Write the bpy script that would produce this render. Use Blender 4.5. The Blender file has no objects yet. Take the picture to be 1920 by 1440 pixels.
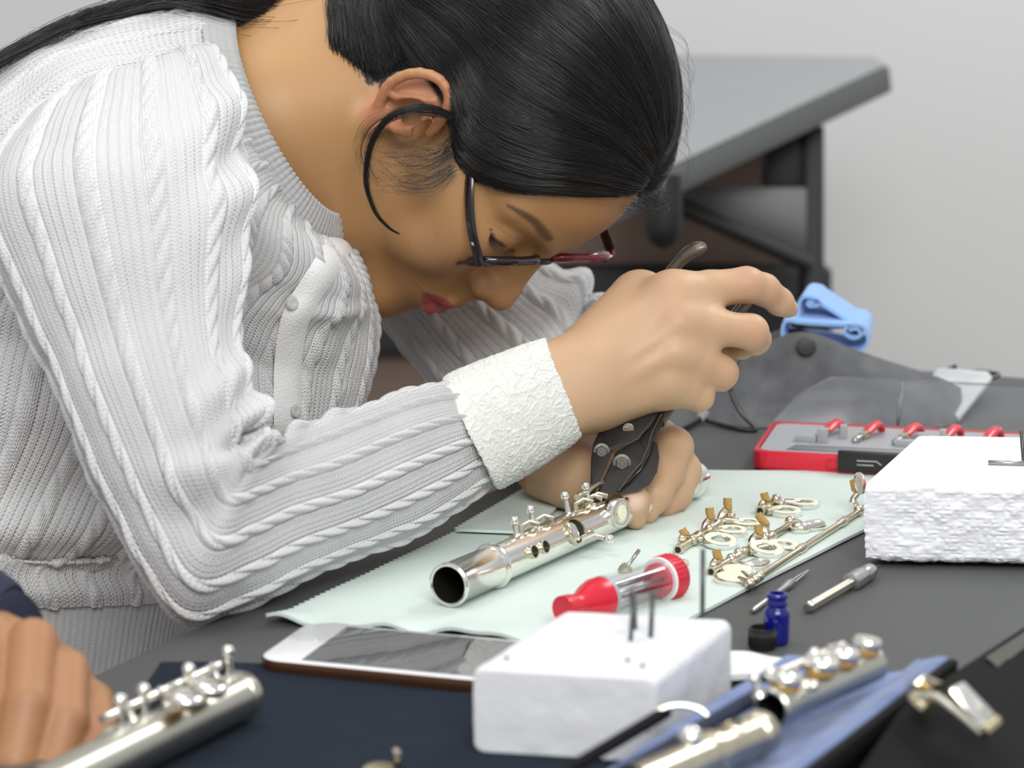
import bpy, math, random
import numpy as np
from mathutils import Vector, Matrix
random.seed(4); RNG = np.random.default_rng(7)
SC = bpy.context.scene; COL = SC.collection
# ------------------------------------------------------------------ camera, light, exposure
PIT = math.radians(10.0); FPX = 4140.0; TZ = 0.75
CAM = np.array([0.0, 0.0, TZ + 0.285])
FW = np.array([0, math.cos(PIT), -math.sin(PIT)]); UP = np.array([0, math.sin(PIT), math.cos(PIT)]); RT = np.array([1.0, 0, 0])
cd = bpy.data.cameras.new('camera'); cam = bpy.data.objects.new('camera', cd); COL.objects.link(cam)
cam.location = CAM; cam.rotation_euler = (math.pi/2 - PIT, 0, 0)
cd.sensor_width = 36.0; cd.lens = FPX/1920*36; cd.clip_start = 0.05
cd.dof.use_dof = True; cd.dof.focus_distance = 1.17; cd.dof.aperture_fstop = 9.0
SC.camera = cam
w = bpy.data.worlds.new('room_light'); SC.world = w; w.use_nodes = True
bg = w.node_tree.nodes['Background']; bg.inputs[0].default_value = (0.93, 0.96, 1.0, 1); bg.inputs[1].default_value = 0.50
def area(name, loc, size, sy, power, target, col=(1, 1, 1)):
    l = bpy.data.lights.new(name, 'AREA'); l.shape = 'RECTANGLE'; l.size = size; l.size_y = sy; l.energy = power; l.color = col
    o = bpy.data.objects.new(name, l); COL.objects.link(o); o.location = loc
    o.rotation_euler = (Vector(target) - Vector(loc)).to_track_quat('-Z', 'Y').to_euler(); return o
area('ceiling_lamp', (-0.5, 1.1, 2.7), 1.2, 1.2, 9, (-0.3, 1.1, 0.7), (1, 0.985, 0.95))
area('ceiling_lamp', (1.5, 2.3, 2.7), 1.2, 0.6, 20, (1.3, 2.3, 0.7), (1, 0.985, 0.95))
area('ceiling_lamp', (0.3, -1.3, 2.5), 1.8, 1.0, 47, (0.0, 1.1, 0.85), (1, 0.985, 0.95))
SC.view_settings.view_transform = 'Standard'; SC.view_settings.look = 'None'
SC.view_settings.gamma = 1.0; SC.view_settings.use_curve_mapping = False
SC.view_settings.exposure = 0.37
# ------------------------------------------------------------------ helpers
def ray(px, py): return RT*(px-960)/FPX + UP*(720-py)/FPX + FW
def P(px, py, d): return CAM + ray(px, py)*d              # the place seen at a pixel, d metres along the view axis
def T(px, py, z=TZ):                                     # the place seen at a pixel on the level z
    r = ray(px, py); return CAM + r*((z-CAM[2])/r[2])
def proj(p):
    q = np.asarray(p)-CAM; d = q@FW; return np.stack([960+FPX*(q@RT)/d, 720-FPX*(q@UP)/d, d], -1)
def V(*a): return np.array(a, float)
def nrm(v): v = np.asarray(v, float); return v/(np.linalg.norm(v, axis=-1, keepdims=True)+1e-12)
def tag(o, label=None, cat=None, group=None, kind=None):
    for k, v in (('label', label), ('category', cat), ('group', group), ('kind', kind)):
        if v: o[k] = v
    return o
def thing(name, loc, label, cat, group=None, rot=None):
    o = bpy.data.objects.new(name, None); COL.objects.link(o); o.location = Vector(loc); o.empty_display_size = 0.02
    if rot is not None: o.rotation_euler = rot
    return tag(o, label, cat, group)
def offset_of(o):
    v = Vector((0, 0, 0))
    while o is not None: v = v + o.location; o = o.parent
    return np.array(v)
class MB:                                                # collects verts and faces, builds ONE mesh object
    def __init__(s): s.v = []; s.f = []; s.n = 0
    def add(s, v, f):
        s.v.append(np.asarray(v, float)); s.f += [[i+s.n for i in q] for q in f]; s.n += len(v); return s
    def grid(s, G, cu=False, cv=True, cap0=False, cap1=False):
        nu, nv = G.shape[:2]; f = []
        for i in range(nu if cu else nu-1):
            for j in range(nv if cv else nv-1):
                a = i*nv+j; b = i*nv+(j+1) % nv; c = ((i+1) % nu)*nv+(j+1) % nv; d = ((i+1) % nu)*nv+j
                f.append([a, b, c, d])
        if cap0: f.append(list(range(nv))[::-1])
        if cap1: f.append([(nu-1)*nv+j for j in range(nv)])
        return s.add(G.reshape(-1, 3), f)
    def tube(s, pts, r, n=10, caps=True, flat=None):     # round or flattened bar along points
        pts = np.array(pts, float); m = len(pts); r = np.broadcast_to(np.asarray(r, float), (m,))
        t = nrm(np.gradient(pts, axis=0)); ref = V(0, 0, 1) if abs(t[0][2]) < 0.9 else V(1, 0, 0)
        if flat is not None: ref = np.asarray(flat[0], float)
        G = []; x = nrm(ref - t[0]*(ref@t[0]))
        for i in range(m):
            x = nrm((ref if flat is not None else x) - t[i]*((ref if flat is not None else x)@t[i])); y = np.cross(t[i], x)
            a = np.arange(n)*2*math.pi/n; k = 1 if flat is None else flat[1]
            G.append(pts[i] + r[i]*(np.cos(a)[:, None]*x*k + np.sin(a)[:, None]*y))
        return s.grid(np.array(G), cap0=caps, cap1=caps)
    def lathe(s, o, ax, prof, n=24, cap0=False, cap1=False):   # prof: (distance along axis, radius)
        ax = nrm(ax); ref = V(0, 0, 1) if abs(ax[2]) < 0.9 else V(1, 0, 0); x = nrm(ref-ax*(ref@ax)); y = np.cross(ax, x)
        a = np.arange(n)*2*math.pi/n; rr = np.cos(a)[:, None]*x + np.sin(a)[:, None]*y
        return s.grid(np.array([np.asarray(o)+ax*t+rr*r for t, r in prof]), cap0=cap0, cap1=cap1)
    def ball(s, c, r, n=12):
        return s.lathe(np.asarray(c), V(0, 0, 1), [(-r*math.cos(a), r*math.sin(a)+1e-6) for a in np.linspace(0, math.pi, n//2+2)], n)
    def prism(s, poly, off):                             # closed outline moved by off
        poly = np.array(poly, float); n = len(poly); q = poly+np.asarray(off)
        f = [list(range(n))[::-1], [n+i for i in range(n)]]+[[i, (i+1) % n, n+(i+1) % n, n+i] for i in range(n)]
        return s.add(np.vstack([poly, q]), f)
    def box(s, c, sx, sy, sz, R=None):
        v = np.array([[x, y, z] for x in (-.5, .5) for y in (-.5, .5) for z in (-.5, .5)])*[sx, sy, sz]
        if R is not None: v = v@np.asarray(R).T
        return s.add(v+np.asarray(c), [[0, 1, 3, 2], [4, 6, 7, 5], [0, 4, 5, 1], [2, 3, 7, 6], [0, 2, 6, 4], [1, 5, 7, 3]])
    def build(s, name, m, parent=None, smooth=True, bevel=0, seg=2, fix=True, base=None, loc=None):
        v = np.vstack(s.v); me = bpy.data.meshes.new(name)
        if parent is not None: off = offset_of(parent)
        elif loc is not None: off = np.asarray(loc, float)
        else: off = np.array([(v[:, 0].min()+v[:, 0].max())/2, (v[:, 1].min()+v[:, 1].max())/2, v[:, 2].min()])
        me.from_pydata((v-off).tolist(), [], s.f); me.validate()
        if fix:
            import bmesh
            b = bmesh.new(); b.from_mesh(me); bmesh.ops.remove_doubles(b, verts=b.verts, dist=1e-6); bmesh.ops.recalc_face_normals(b, faces=b.faces)
            if bevel:
                ed = [e for e in b.edges if len(e.link_faces) == 2 and e.calc_face_angle(0) > 0.5]
                bmesh.ops.bevel(b, geom=ed, offset=bevel, segments=seg, affect='EDGES', profile=0.5, clamp_overlap=True)
            if smooth:
                for e in b.edges:
                    if len(e.link_faces) == 2 and e.calc_face_angle(0) > 0.7: e.smooth = False
            b.to_mesh(me); b.free()
        o = bpy.data.objects.new(name, me); COL.objects.link(o)
        if smooth: me.polygons.foreach_set('use_smooth', [True]*len(me.polygons))
        me.materials.append(m)
        if parent is not None: o.parent = parent
        else: o.location = off
        return o
def np_mesh(name, v, q, m, parent=None, uv=None, col=None):   # big quad meshes straight from arrays
    off = offset_of(parent) if parent is not None else V(0, 0, 0)
    me = bpy.data.meshes.new(name); n = len(q)
    me.vertices.add(len(v)); me.vertices.foreach_set('co', (v-off).astype(np.float32).ravel())
    me.loops.add(4*n); me.loops.foreach_set('vertex_index', q.astype(np.int32).ravel())
    me.polygons.add(n); me.polygons.foreach_set('loop_start', np.arange(0, 4*n, 4, dtype=np.int32))
    me.polygons.foreach_set('use_smooth', np.ones(n, bool)); me.update(calc_edges=True)
    if uv is not None:
        l = me.uv_layers.new(name='UVMap'); l.data.foreach_set('uv', uv.astype(np.float32).ravel())
    if col is not None:
        a = me.attributes.new('Col', 'FLOAT_COLOR', 'POINT'); a.data.foreach_set('color', np.hstack([col, np.ones((len(col), 1))]).astype(np.float32).ravel())
    me.materials.append(m); o = bpy.data.objects.new(name, me); COL.objects.link(o)
    if parent is not None: o.parent = parent
    return o
def spline(pts, n):                                      # Catmull-Rom through points (any dimension)
    p = np.array(pts, float); p = np.vstack([2*p[0]-p[1], p, 2*p[-1]-p[-2]]); m = len(p)-3
    t = np.linspace(0, m, n); i = np.minimum(t.astype(int), m-1); f = (t-i)[:, None]
    a, b, c, d = p[i], p[i+1], p[i+2], p[i+3]
    return 0.5*(2*b+(c-a)*f+(2*a-5*b+4*c-d)*f**2+(3*b-a-3*c+d)*f**3)
def hash3(i, j, k, s=0):
    x = np.sin(i*127.1+j*311.7+k*74.7+s*19.3)*43758.5453; return x-np.floor(x)
def noise(p, f=1.0, s=0):                                # value noise, -1..1
    q = np.asarray(p)*f; i = np.floor(q); u = q-i; u = u*u*(3-2*u); r = 0
    for a in (0, 1):
        for b in (0, 1):
            for c in (0, 1):
                r = r + hash3(i[..., 0]+a, i[..., 1]+b, i[..., 2]+c, s)*(u[..., 0] if a else 1-u[..., 0])*(u[..., 1] if b else 1-u[..., 1])*(u[..., 2] if c else 1-u[..., 2])
    return r*2-1
# ------------------------------------------------------------------ materials
def lin(c): return tuple((x/255/12.92 if x/255 <= 0.04045 else ((x/255+0.055)/1.055)**2.4) for x in c)
def mat(name, c, rough=0.5, metal=0.0, var=0.0, vs=40.0, bump=0.0, bs=300.0, trans=0.0, sss=0.0, coat=0.0, ior=None, spec=None, sheen=0.0, c2=None, aniso=None):
    m = bpy.data.materials.new(name); m.use_nodes = True; N = m.node_tree.nodes; L = m.node_tree.links
    b = N['Principled BSDF']; b.inputs['Base Color'].default_value = (*c, 1); b.inputs['Roughness'].default_value = rough; b.inputs['Metallic'].default_value = metal
    b.inputs['Transmission Weight'].default_value = trans; b.inputs['Coat Weight'].default_value = coat; b.inputs['Sheen Weight'].default_value = sheen
    if ior: b.inputs['IOR'].default_value = ior
    if spec is not None: b.inputs['Specular IOR Level'].default_value = spec
    if sss:
        b.inputs['Subsurface Weight'].default_value = sss; b.inputs['Subsurface Radius'].default_value = (1.0, 0.35, 0.2); b.inputs['Subsurface Scale'].default_value = 0.006
    tc = N.new('ShaderNodeTexCoord')
    if var:
        n = N.new('ShaderNodeTexNoise'); n.inputs['Scale'].default_value = vs; n.inputs['Detail'].default_value = 5
        r = N.new('ShaderNodeMix'); r.data_type = 'RGBA'; r.inputs['A'].default_value = (*[x*(1-var) for x in c], 1)
        r.inputs['B'].default_value = (*(c2 or [min(1, x*(1+var)) for x in c]), 1)
        L.new(tc.outputs['Object'], n.inputs['Vector']); L.new(n.outputs['Fac'], r.inputs['Factor']); L.new(r.outputs['Result'], b.inputs['Base Color'])
    if bump:
        n = N.new('ShaderNodeTexNoise'); n.inputs['Scale'].default_value = bs; n.inputs['Detail'].default_value = 4
        u = N.new('ShaderNodeBump'); u.inputs['Strength'].default_value = bump; u.inputs['Distance'].default_value = 0.001
        L.new(tc.outputs['Object'], n.inputs['Vector']); L.new(n.outputs['Fac'], u.inputs['Height']); L.new(u.outputs['Normal'], b.inputs['Normal'])
    return m
M = {}
M['wall'] = mat('painted_wall', (.68, .69, .69), .85, var=.03, vs=2, bump=.1, bs=120)
M['floor'] = mat('vinyl_floor', (.16, .11, .085), .5, var=.15, vs=6)
M['table'] = mat('black_laminate', (.095, .097, .097), .58, bump=.12, bs=900, var=.08, vs=500, spec=.22)
M['tabletop_grey'] = mat('grey_laminate', (.30, .31, .32), .35, var=.05, vs=20)
M['edge_grey'] = mat('grey_edge', (.10, .105, .105), .5)
M['black'] = mat('black_metal', (.008, .008, .008), .55)
M['brown'] = mat('brown_board', (.17, .115, .085), .6, var=.12, vs=8)
M['panel'] = mat('grey_panel', (.17, .17, .17), .6)
M['silver'] = mat('silver_plate', (.90, .87, .80), .16, 1.0, var=.10, vs=90, c2=(.93, .91, .86))
M['tarnish'] = mat('tarnished_silver', (.66, .60, .46), .24, 1.0, var=.22, vs=160)
M['dullsilver'] = mat('dull_silver', (.60, .585, .50), .30, 1.0, var=.12, vs=60)
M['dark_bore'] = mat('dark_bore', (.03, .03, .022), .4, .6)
M['cork'] = mat('cork', (.42, .25, .07), .7, var=.35, vs=350)
M['pad'] = mat('cream_pad', (.80, .78, .60), .6, var=.06, vs=200)
M['steel'] = mat('steel', (.45, .45, .45), .3, 1.0)
M['darksteel'] = mat('dark_steel', (.12, .12, .12), .42, 1.0)
M['plier'] = mat('blackened_steel', (.013, .013, .012), .5, .2, var=.5, vs=120, c2=(.035, .033, .029), bump=.15, bs=500)
M['plier_edge'] = mat('worn_steel', (.13, .125, .11), .45, .8, var=.3, vs=300)
M['handle'] = mat('worn_handle', (.16, .135, .11), .35, .7, var=.3, vs=200, bump=.2, bs=700)
M['red'] = mat('red_plastic', (.62, .008, .03), .32, coat=.2)
M['redcap'] = mat('red_ribbed_plastic', (.62, .012, .035), .38)
M['grey_plastic'] = mat('grey_plastic', (.36, .37, .39), .45)
M['black_plastic'] = mat('black_plastic', (.012, .012, .013), .35)
def thin_clear(name, tint, gloss):                       # thin clear sheet: passes light straight, reflects a little
    m = bpy.data.materials.new(name); m.use_nodes = True; N = m.node_tree.nodes; L = m.node_tree.links; N.remove(N['Principled BSDF'])
    t = N.new('ShaderNodeBsdfTransparent'); t.inputs[0].default_value = (*tint, 1); g = N.new('ShaderNodeBsdfGlossy'); g.inputs['Roughness'].default_value = .06
    f = N.new('ShaderNodeFresnel'); f.inputs['IOR'].default_value = 1.45; k = N.new('ShaderNodeMath'); k.operation = 'MULTIPLY'; k.inputs[1].default_value = gloss
    x = N.new('ShaderNodeMixShader'); L.new(f.outputs[0], k.inputs[0]); L.new(k.outputs[0], x.inputs[0]); L.new(t.outputs[0], x.inputs[1]); L.new(g.outputs[0], x.inputs[2])
    L.new(x.outputs[0], N['Material Output'].inputs['Surface']); return m
M['clear'] = thin_clear('clear_plastic', (.985, .985, .99), .22); M['clear_edge'] = thin_clear('clear_plastic_edge', (.86, .87, .90), 1.4)
M['lens'] = thin_clear('lens_glass', (.975, .98, .98), .6)
M['foam'] = mat('white_foam', (.72, .73, .76), .75, bump=.35, bs=260, sss=.15)
M['foam_rough'] = mat('broken_foam', (.84, .85, .88), .6, bump=.25, bs=500, sss=.1)
M['mint'] = mat('mint_cloth', (.60, .695, .655), .9, var=.035, vs=30, bump=.25, bs=900, sheen=.1)
M['navy'] = mat('navy_cloth', (.013, .019, .031), .95, bump=.4, bs=1100, var=.12, vs=60, spec=.2)
M['felt'] = mat('grey_felt', (.070, .073, .078), .95, var=.55, vs=55, c2=(.175, .18, .19), bump=.5, bs=700, sheen=.2)
M['felt_light'] = mat('pale_felt', (.55, .57, .58), .95, var=.1, vs=90, bump=.4, bs=700)
M['blue_cloth'] = mat('pale_blue_cloth', (.25, .44, .78), .9, bump=.3, bs=700, sheen=.2)
M['velvet'] = mat('blue_velvet', (.06, .11, .34), .9, var=.55, vs=28, c2=(.20, .29, .56), sheen=.3, bump=.5, bs=60)
M['case'] = mat('black_case', (.008, .008, .008), .7, bump=.3, bs=400, spec=.10)
M['cobalt'] = mat('cobalt_glass', (.007, .012, .25), .06, trans=.35, ior=1.5, coat=.3)
M['phone_white'] = mat('white_glass', (.82, .82, .83), .12, coat=.3)
M['phone_side'] = mat('bronze_side', (.10, .045, .025), .28, .6)
M['screen'] = mat('dark_screen', (.02, .02, .021), .04, spec=1.0, ior=2.6)
M['paper'] = mat('white_tissue', (.78, .78, .80), .9, bump=.4, bs=250)
M['frame'] = mat('dark_frame', (.010, .006, .008), .16, coat=.5)
M['frame_red'] = mat('wine_frame', (.16, .004, .02), .14, coat=.5)
M['mark'] = mat('white_mark', (.75, .75, .75), .4)
M['brass'] = mat('pale_brass', (.72, .62, .42), .22, 1.0, var=.15, vs=100)
M['gem'] = mat('clear_button', (.85, .86, .84), .12, trans=.5, coat=.5)
M['sleeve_navy'] = mat('navy_sleeve', (.018, .023, .05), .85, bump=.4, bs=500)
# ------------------------------------------------------------------ setting
MB().box((0.3, 3.45, 1.3), 7, 0.1, 2.8).build('wall_back', M['wall'], smooth=False)['kind'] = 'structure'
MB().box((0.3, 1.6, -0.025), 7, 4.6, 0.05).build('floor', M['floor'], smooth=False)['kind'] = 'structure'
D1 = V(.425, .905, 0); D2 = V(.905, -.425, 0); E0 = V(-.176, .911, 0)
def tb(a, b, z): return E0+D1*a+D2*b+V(0, 0, z)
tbl = thing('worktable', tb(.35, .4, 0), 'black laminate worktable under the flute parts and cloths', 'table')
o = MB().prism([tb(-.62, 0, .722), tb(.903, 0, .722), tb(.903, .80, .722), tb(-.62, .80, .722)], (0, 0, .028)).build('tabletop', M['table'], tbl, bevel=.003)
for a, b in ((-.55, .08), (.84, .08), (.84, .72), (-.55, .72)):
    MB().tube([tb(a, b, 0), tb(a, b, .722)], .022, 14).build('leg', M['black'], tbl)
# tilted drafting table by the wall
A, B, C2, A2 = P(1668, 124, 2.70), P(1120, 378, 2.25), P(1120, 103, 3.12), P(1640, 109, 2.82)
ft = thing('drafting_table', (*(A+B)[:2]/2, 0), 'grey tilted drafting table against the white wall behind the woman', 'table')
nn = nrm(np.cross(A-B, C2-B)); nn = nn*np.sign(nn[2])
MB().prism([B, A, A2, C2], -nn*.032).build('tabletop', M['edge_grey'], ft, bevel=.004)
MB().prism([B+nn*.0006, A+nn*.0006-(A-C2)*.01, A2+nn*.0006, C2+nn*.0006], nn*.001).build('top_sheet', M['tabletop_grey'], ft)
def facing(x0, x1, y0, y1, d, dep):                      # a block whose front fills these pixels at distance d
    a, b, c, e = P(x0, y0, d), P(x1, y0, d), P(x1, y1, d), P(x0, y1, d)
    return MB().prism([a, b, c, e], V(0, dep, 0))
facing(1508, 1546, 235, 1440, 2.62, .06).build('leg', M['black'], ft, bevel=.004)
facing(1436, 1512, 235, 356, 2.63, .05).build('bracket', M['black'], ft, bevel=.004)
MB().prism([P(1270, 350, 2.58), P(1512, 354, 2.60), P(1512, 495, 2.60), P(1272, 388, 2.58)], (0, .015, 0)).build('end_panel', M['panel'], ft)
MB().tube([P(1255, 378, 2.56), P(1520, 497, 2.58)], .010, 10).build('brace', M['black'], ft)
MB().tube([P(1243, 330, 2.2), P(1243, 380, 2.2), P(1243, 432, 2.2), P(1243, 455, 2.2), P(1243, 466, 2.2)], [.019, .019, .019, .013, .003], 14).build('clamp_knob', M['black'], ft)
cb = thing('storage_cabinet', (*P(1100, 500, 2.9)[:2], 0), 'brown storage cabinet with a shaded recess filled in black under the drafting table', 'cabinet')
facing(520, 1520, 270, 505, 2.86, .25).build('door', M['brown'], cb, bevel=.003)
facing(520, 1560, 505, 662, 2.80, .30).build('shaded_recess', M['black'], cb, bevel=.003)  # solid black block stands in for the shade of the cabinet's open recess
a, b = P(520, 662, 2.84), P(1560, 662, 2.84)
MB().prism([a, b, V(b[0], b[1], .0), V(a[0], a[1], .0)], V(0, .28, 0)).build('panel', M['brown'], cb, bevel=.003)
# ------------------------------------------------------------------ cloths
def cloth(name, corners, m, label, z0, nx=120, ny=120, pink=None, wav=.0012, thick=.0016, hem=None):
    a, b, c, d = [np.asarray(x, float) for x in corners]   # a near-left, b near-right, c far-right, d far-left
    u = np.linspace(0, 1, nx)[:, None, None]; v = np.linspace(0, 1, ny)[None, :, None]
    G = (a*(1-u)+b*u)*(1-v)+(d*(1-u)+c*u)*v
    if pink:                                             # pinked left edge: zigzag teeth
        k = np.arange(ny) % 2; G[0, :, :] += np.where(k[:, None] == 0, 1, -1)*pink*nrm(b-a)
    z = wav*(noise(G*V(9, 14, 0), 1, 3)+.5*noise(G*V(30, 30, 0), 1, 5)); e = np.minimum(np.minimum(u, 1-u), np.minimum(v, 1-v))[..., 0]
    G[..., 2] = z0+thick+np.maximum(z, -.0002)+.0006
    if hem is not None: G = hem(G, u[..., 0], v[..., 0])
    Bt = G.copy(); Bt[..., 2] -= thick
    m_ = MB().grid(G, cv=False).grid(Bt[::-1], cv=False)
    for L_, K_ in ((G[0], Bt[0]), (G[-1], Bt[-1]), (G[:, 0], Bt[:, 0]), (G[:, -1], Bt[:, -1])): m_.grid(np.stack([L_, K_]), cv=False)
    o = m_.build(name, m); return tag(o, label, 'cloth')
def mint_hem(G, u, v):
    near = np.clip(1-v/.06, 0, 1); G[..., 2] += near*.0016*(1+np.sin(u*23+1)+.6*np.sin(u*41)); G[..., 1] += near*.004*np.sin(u*17)*u*(1-u)*2
    # a second fold with its own pinked step on the far left
    st = (v > .50)*np.clip(1-u/.5, 0, 1); return G
mc = [T(497, 1174), T(1190, 1218), T(1835, 892), T(1095, 886)]
cloth('work_cloth', mc, M['mint'], 'pale mint green cloth with pinked edge spread under the flute being repaired', TZ, 150, 150, .0011, .0007, hem=mint_hem)
c2 = [T(744, 1026), T(1000, 1040), T(1060, 900), T(985, 880)]
cloth('folded_cloth', [T(852, 1008), T(1000, 1014), T(1080, 925), T(1034, 900)], M['mint'], 'small fold of mint cloth with pinked edge behind the flute tube', TZ+.0030, 50, 60, .0011, .0004)
def navy_hem(G, u, v):
    e = np.clip(1-(1-v)/.10, 0, 1); G[..., 2] += .0012*e+.001*np.exp(-((v-.86)/.012)**2)*(u > .3); G[..., 1] += .012*np.sin(u*9+.6)*np.clip(v-.7, 0, 1)*1.2
    return G
cloth('cover_cloth', [T(60, 1560), T(1500, 1640), T(1480, 1285), T(300, 1258)], M['navy'], 'dark navy cloth under the white foam block and the second flute', TZ, 90, 70, None, .0010, hem=navy_hem)
# ------------------------------------------------------------------ foam blocks with pins
def foam_block(name, top, zt, m, label, rough=None):
    t = thing(name, (*np.mean(top, 0)[:2], TZ+.002), label, 'foam block', 'white foam blocks holding pins')
    top = np.array(top); n = 110 if rough else 60; zb = TZ+.0025
    c = top.mean(0); bot = top.copy(); bot[:, 2] = zb; bot[:, :2] = c[:2]+(bot[:, :2]-c[:2])*.985
    m_ = MB()
    def face(a, b, c_, d):
        u = np.linspace(0, 1, n)[:, None, None]; v = np.linspace(0, 1, n)[None, :, None]
        G = (a*(1-u)+b*u)*(1-v)+(d*(1-u)+c_*u)*v; m_.grid(G, cv=False)
    for i in range(4): face(bot[i], bot[(i+1) % 4], top[(i+1) % 4], top[i])
    face(*top); face(*bot[::-1])
    V_ = np.vstack(m_.v); cc = np.append(c[:2], (zt+zb)/2); h = (zt-zb)/2
    # round the edges: pull corners towards an inset box
    R = np.stack([top[1]-top[0], top[3]-top[0]]); L0 = np.linalg.norm(R, axis=1); ex, ey = R[0]/L0[0], R[1]/L0[1]
    Mx = np.stack([ex, ey, V(0, 0, 1)], 1); q = (V_-cc)@np.linalg.inv(Mx).T; hb = np.array([L0[0]/2, L0[1]/2, h]); r = .0045
    k = np.clip(q, -(hb-r), hb-r); d = q-k; ln = np.linalg.norm(d, axis=1, keepdims=True); q = np.where(ln > r, k+d/np.maximum(ln, 1e-9)*r, q)
    V_ = q@Mx.T+cc
    if rough:
        side = np.clip((zt-.0015-V_[:, 2])/.003, 0, 1); out = V_-cc; out[:, 2] = 0; out = nrm(out)
        amp = noise(V_, 45, 1)*.0014+noise(V_, 210, 2)*.0009+np.abs(noise(V_, 480, 4))*.0011; V_ = V_+out*(amp*side)[:, None]
        low = np.clip((TZ+.010-V_[:, 2])/.01, 0, 1); V_[:, 2] += low*np.abs(noise(V_, 260, 9))*.0015
    else: V_ = V_+nrm(V_-cc)*(noise(V_, 120, 1)*.0004)[:, None]
    m_.v = [V_]; m_.build('block', m, t); return t
zt = TZ+.0365
ftop = [T(882, 1250, zt), T(1232, 1270, zt), T(1374, 1163, zt), T(1058, 1140, zt)]
foam_block('foam_block', ftop, zt, M['foam'], 'smooth white foam block on the navy cloth with upright pins in its top')
zr = TZ+.0440
rt = [T(1622, 905, zr), T(2010, 912, zr), T(2050, 818, zr), T(1722, 815, zr)]
foam_block('foam_block', rt, zr, M['foam_rough'], 'broken edged white foam block beside the red tool case', rough=True)
def pin(a, b, r, m, label): tag(MB().tube([a, b], r, 8).build('pin', m), label, 'pin', 'steel pins stuck in the foam blocks')
for (x, y, x1, y1, r, lab) in ((1317, 1160, 1318, 1030, .0010, 'tallest steel pin near the back right corner of the smooth foam block'),
        (1181, 1203, 1188, 1112, .0009, 'left front pin of the three clustered in the smooth foam block'),
        (1191, 1180, 1186, 1108, .0013, 'rear pin of the three clustered in the smooth foam block'),
        (1219, 1196, 1224, 1112, .0010, 'right pin of the three clustered in the smooth foam block')):
    b = T(x, y, zt); d = proj(b)[2]; pin(b-V(0, 0, .006), P(x1, y1, d), r, M['darksteel'], lab)
for x, y, wh in ((1177, 1240, 'left of the close pair'), (1205, 1250, 'right of the close pair'), (950, 1236, 'alone at the left')):
    b = T(x, y, zt); tag(MB().lathe(b, V(0, 0, 1), [(-.004, .0006), (.0004, .0008), (.0011, .0006), (.0012, .0001)], 8).build('pin', M['darksteel']), 'sunken pin head in the smooth foam block, '+wh, 'pin', 'steel pins stuck in the foam blocks')
b = T(1921, 868, zr); pin(b-V(0, 0, .004), P(1915, 808, proj(b)[2]), .0010, M['darksteel'], 'upright steel pin in the broken edged foam block')
pin(T(1853, 867, zr+.0014), T(1925, 869, zr+.0014), .0012, M['steel'], 'steel pin lying flat on the broken edged foam block')
# ------------------------------------------------------------------ phone
n0, n1 = T(476, 1236, TZ+.0075), T(640, 1176, TZ+.0075); ex = nrm(T(900, 1277, TZ+.0075)-n0); ex[2] = 0; ex = nrm(ex); ey = V(-ex[1], ex[0], 0)
Wd = abs((n1-n0)@ey)+.004; Lg = .150
ph = thing('smartphone', (n0+ex*Lg/2+ey*Wd/2)*V(1, 1, 0)+V(0, 0, TZ), 'white faced smartphone with bronze side lying before the mint cloth', 'phone')
def rrect(o_, ex, ey, a0, a1, b0, b1, r, z, n=7):
    pts = []
    for cx, cy, s in ((a1-r, b0+r, -90), (a1-r, b1-r, 0), (a0+r, b1-r, 90), (a0+r, b0+r, 180)):
        for k in range(n):
            an = math.radians(s+90*k/(n-1)); pts.append(o_+ex*(cx+r*math.cos(an))+ey*(cy+r*math.sin(an))+V(0, 0, z))
    return np.array(pts)
pb = n0*V(1, 1, 0)+V(0, 0, TZ)
prof = [(.0006, -.0016), (.0012, -.0006), (.0025, 0), (.0062, 0), (.0074, -.0006)]
MB().grid(np.array([rrect(pb, ex, ey, -g, Lg+g, -g, Wd+g, .010, z) for z, g in prof]), cap0=True).build('side', M['phone_side'], ph)
MB().grid(np.array([rrect(pb, ex, ey, -g, Lg+g, -g, Wd+g, .010, z) for z, g in ((.0074, -.0006), (.0078, -.0011))]), cap1=True).build('face', M['phone_white'], ph)
MB().prism(rrect(pb, ex, ey, .020, Lg-.02, .0035, Wd-.0035, .0006, .00783, 3), (0, 0, .0001)).build('screen', M['screen'], ph, smooth=False)
cen = pb+ex*.0105+ey*Wd/2
MB().lathe(cen+V(0, 0, .0079), V(0, 0, 1), [(0, .0050), (.0001, .0050), (.0001, .0056), (0, .0056)], 28).build('home_button', M['mark'], ph)
# ------------------------------------------------------------------ small bottle and cap, hand tools
c = T(1455, 1207); sc_ = proj(c)[2]/FPX; bt = thing('bottle', c, 'tiny open cobalt blue glass bottle standing by the mint cloth', 'bottle')
R_ = 24.5*sc_; Hb = 94*sc_/math.cos(PIT+.11)
MB().lathe(c, V(0, 0, 1), [(.0002, R_*.86), (.001, R_*.97), (.002, R_), (Hb*.60, R_), (Hb*.67, R_*.93), (Hb*.71, R_*.80), (Hb*.73, R_*.74), (Hb*.77, R_*.74), (Hb*.79, R_*.84), (Hb*.83, R_*.84), (Hb*.86, R_*.74), (Hb*.90, R_*.74), (Hb*.92, R_*.84), (Hb*.97, R_*.84), (Hb, R_*.76), (Hb, R_*.60), (Hb*.9, R_*.56), (Hb*.70, R_*.6), (Hb*.6, R_*.88), (.002, R_*.86)], 32, cap0=True, cap1=True).build('glass', M['cobalt'], bt)
MB().lathe(c, V(0, 0, 1), [(.0022, R_*.80), (Hb*.36, R_*.84), (Hb*.37, R_*.80)], 24, cap0=True, cap1=True).build('liquid', M['black_plastic'], bt)
c = T(1429, 1216); sc_ = proj(c)[2]/FPX; r = 25.5*sc_
kc = thing('screw_stopper', c, 'black screw cap set upside down before the blue bottle', 'cap')
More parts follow.
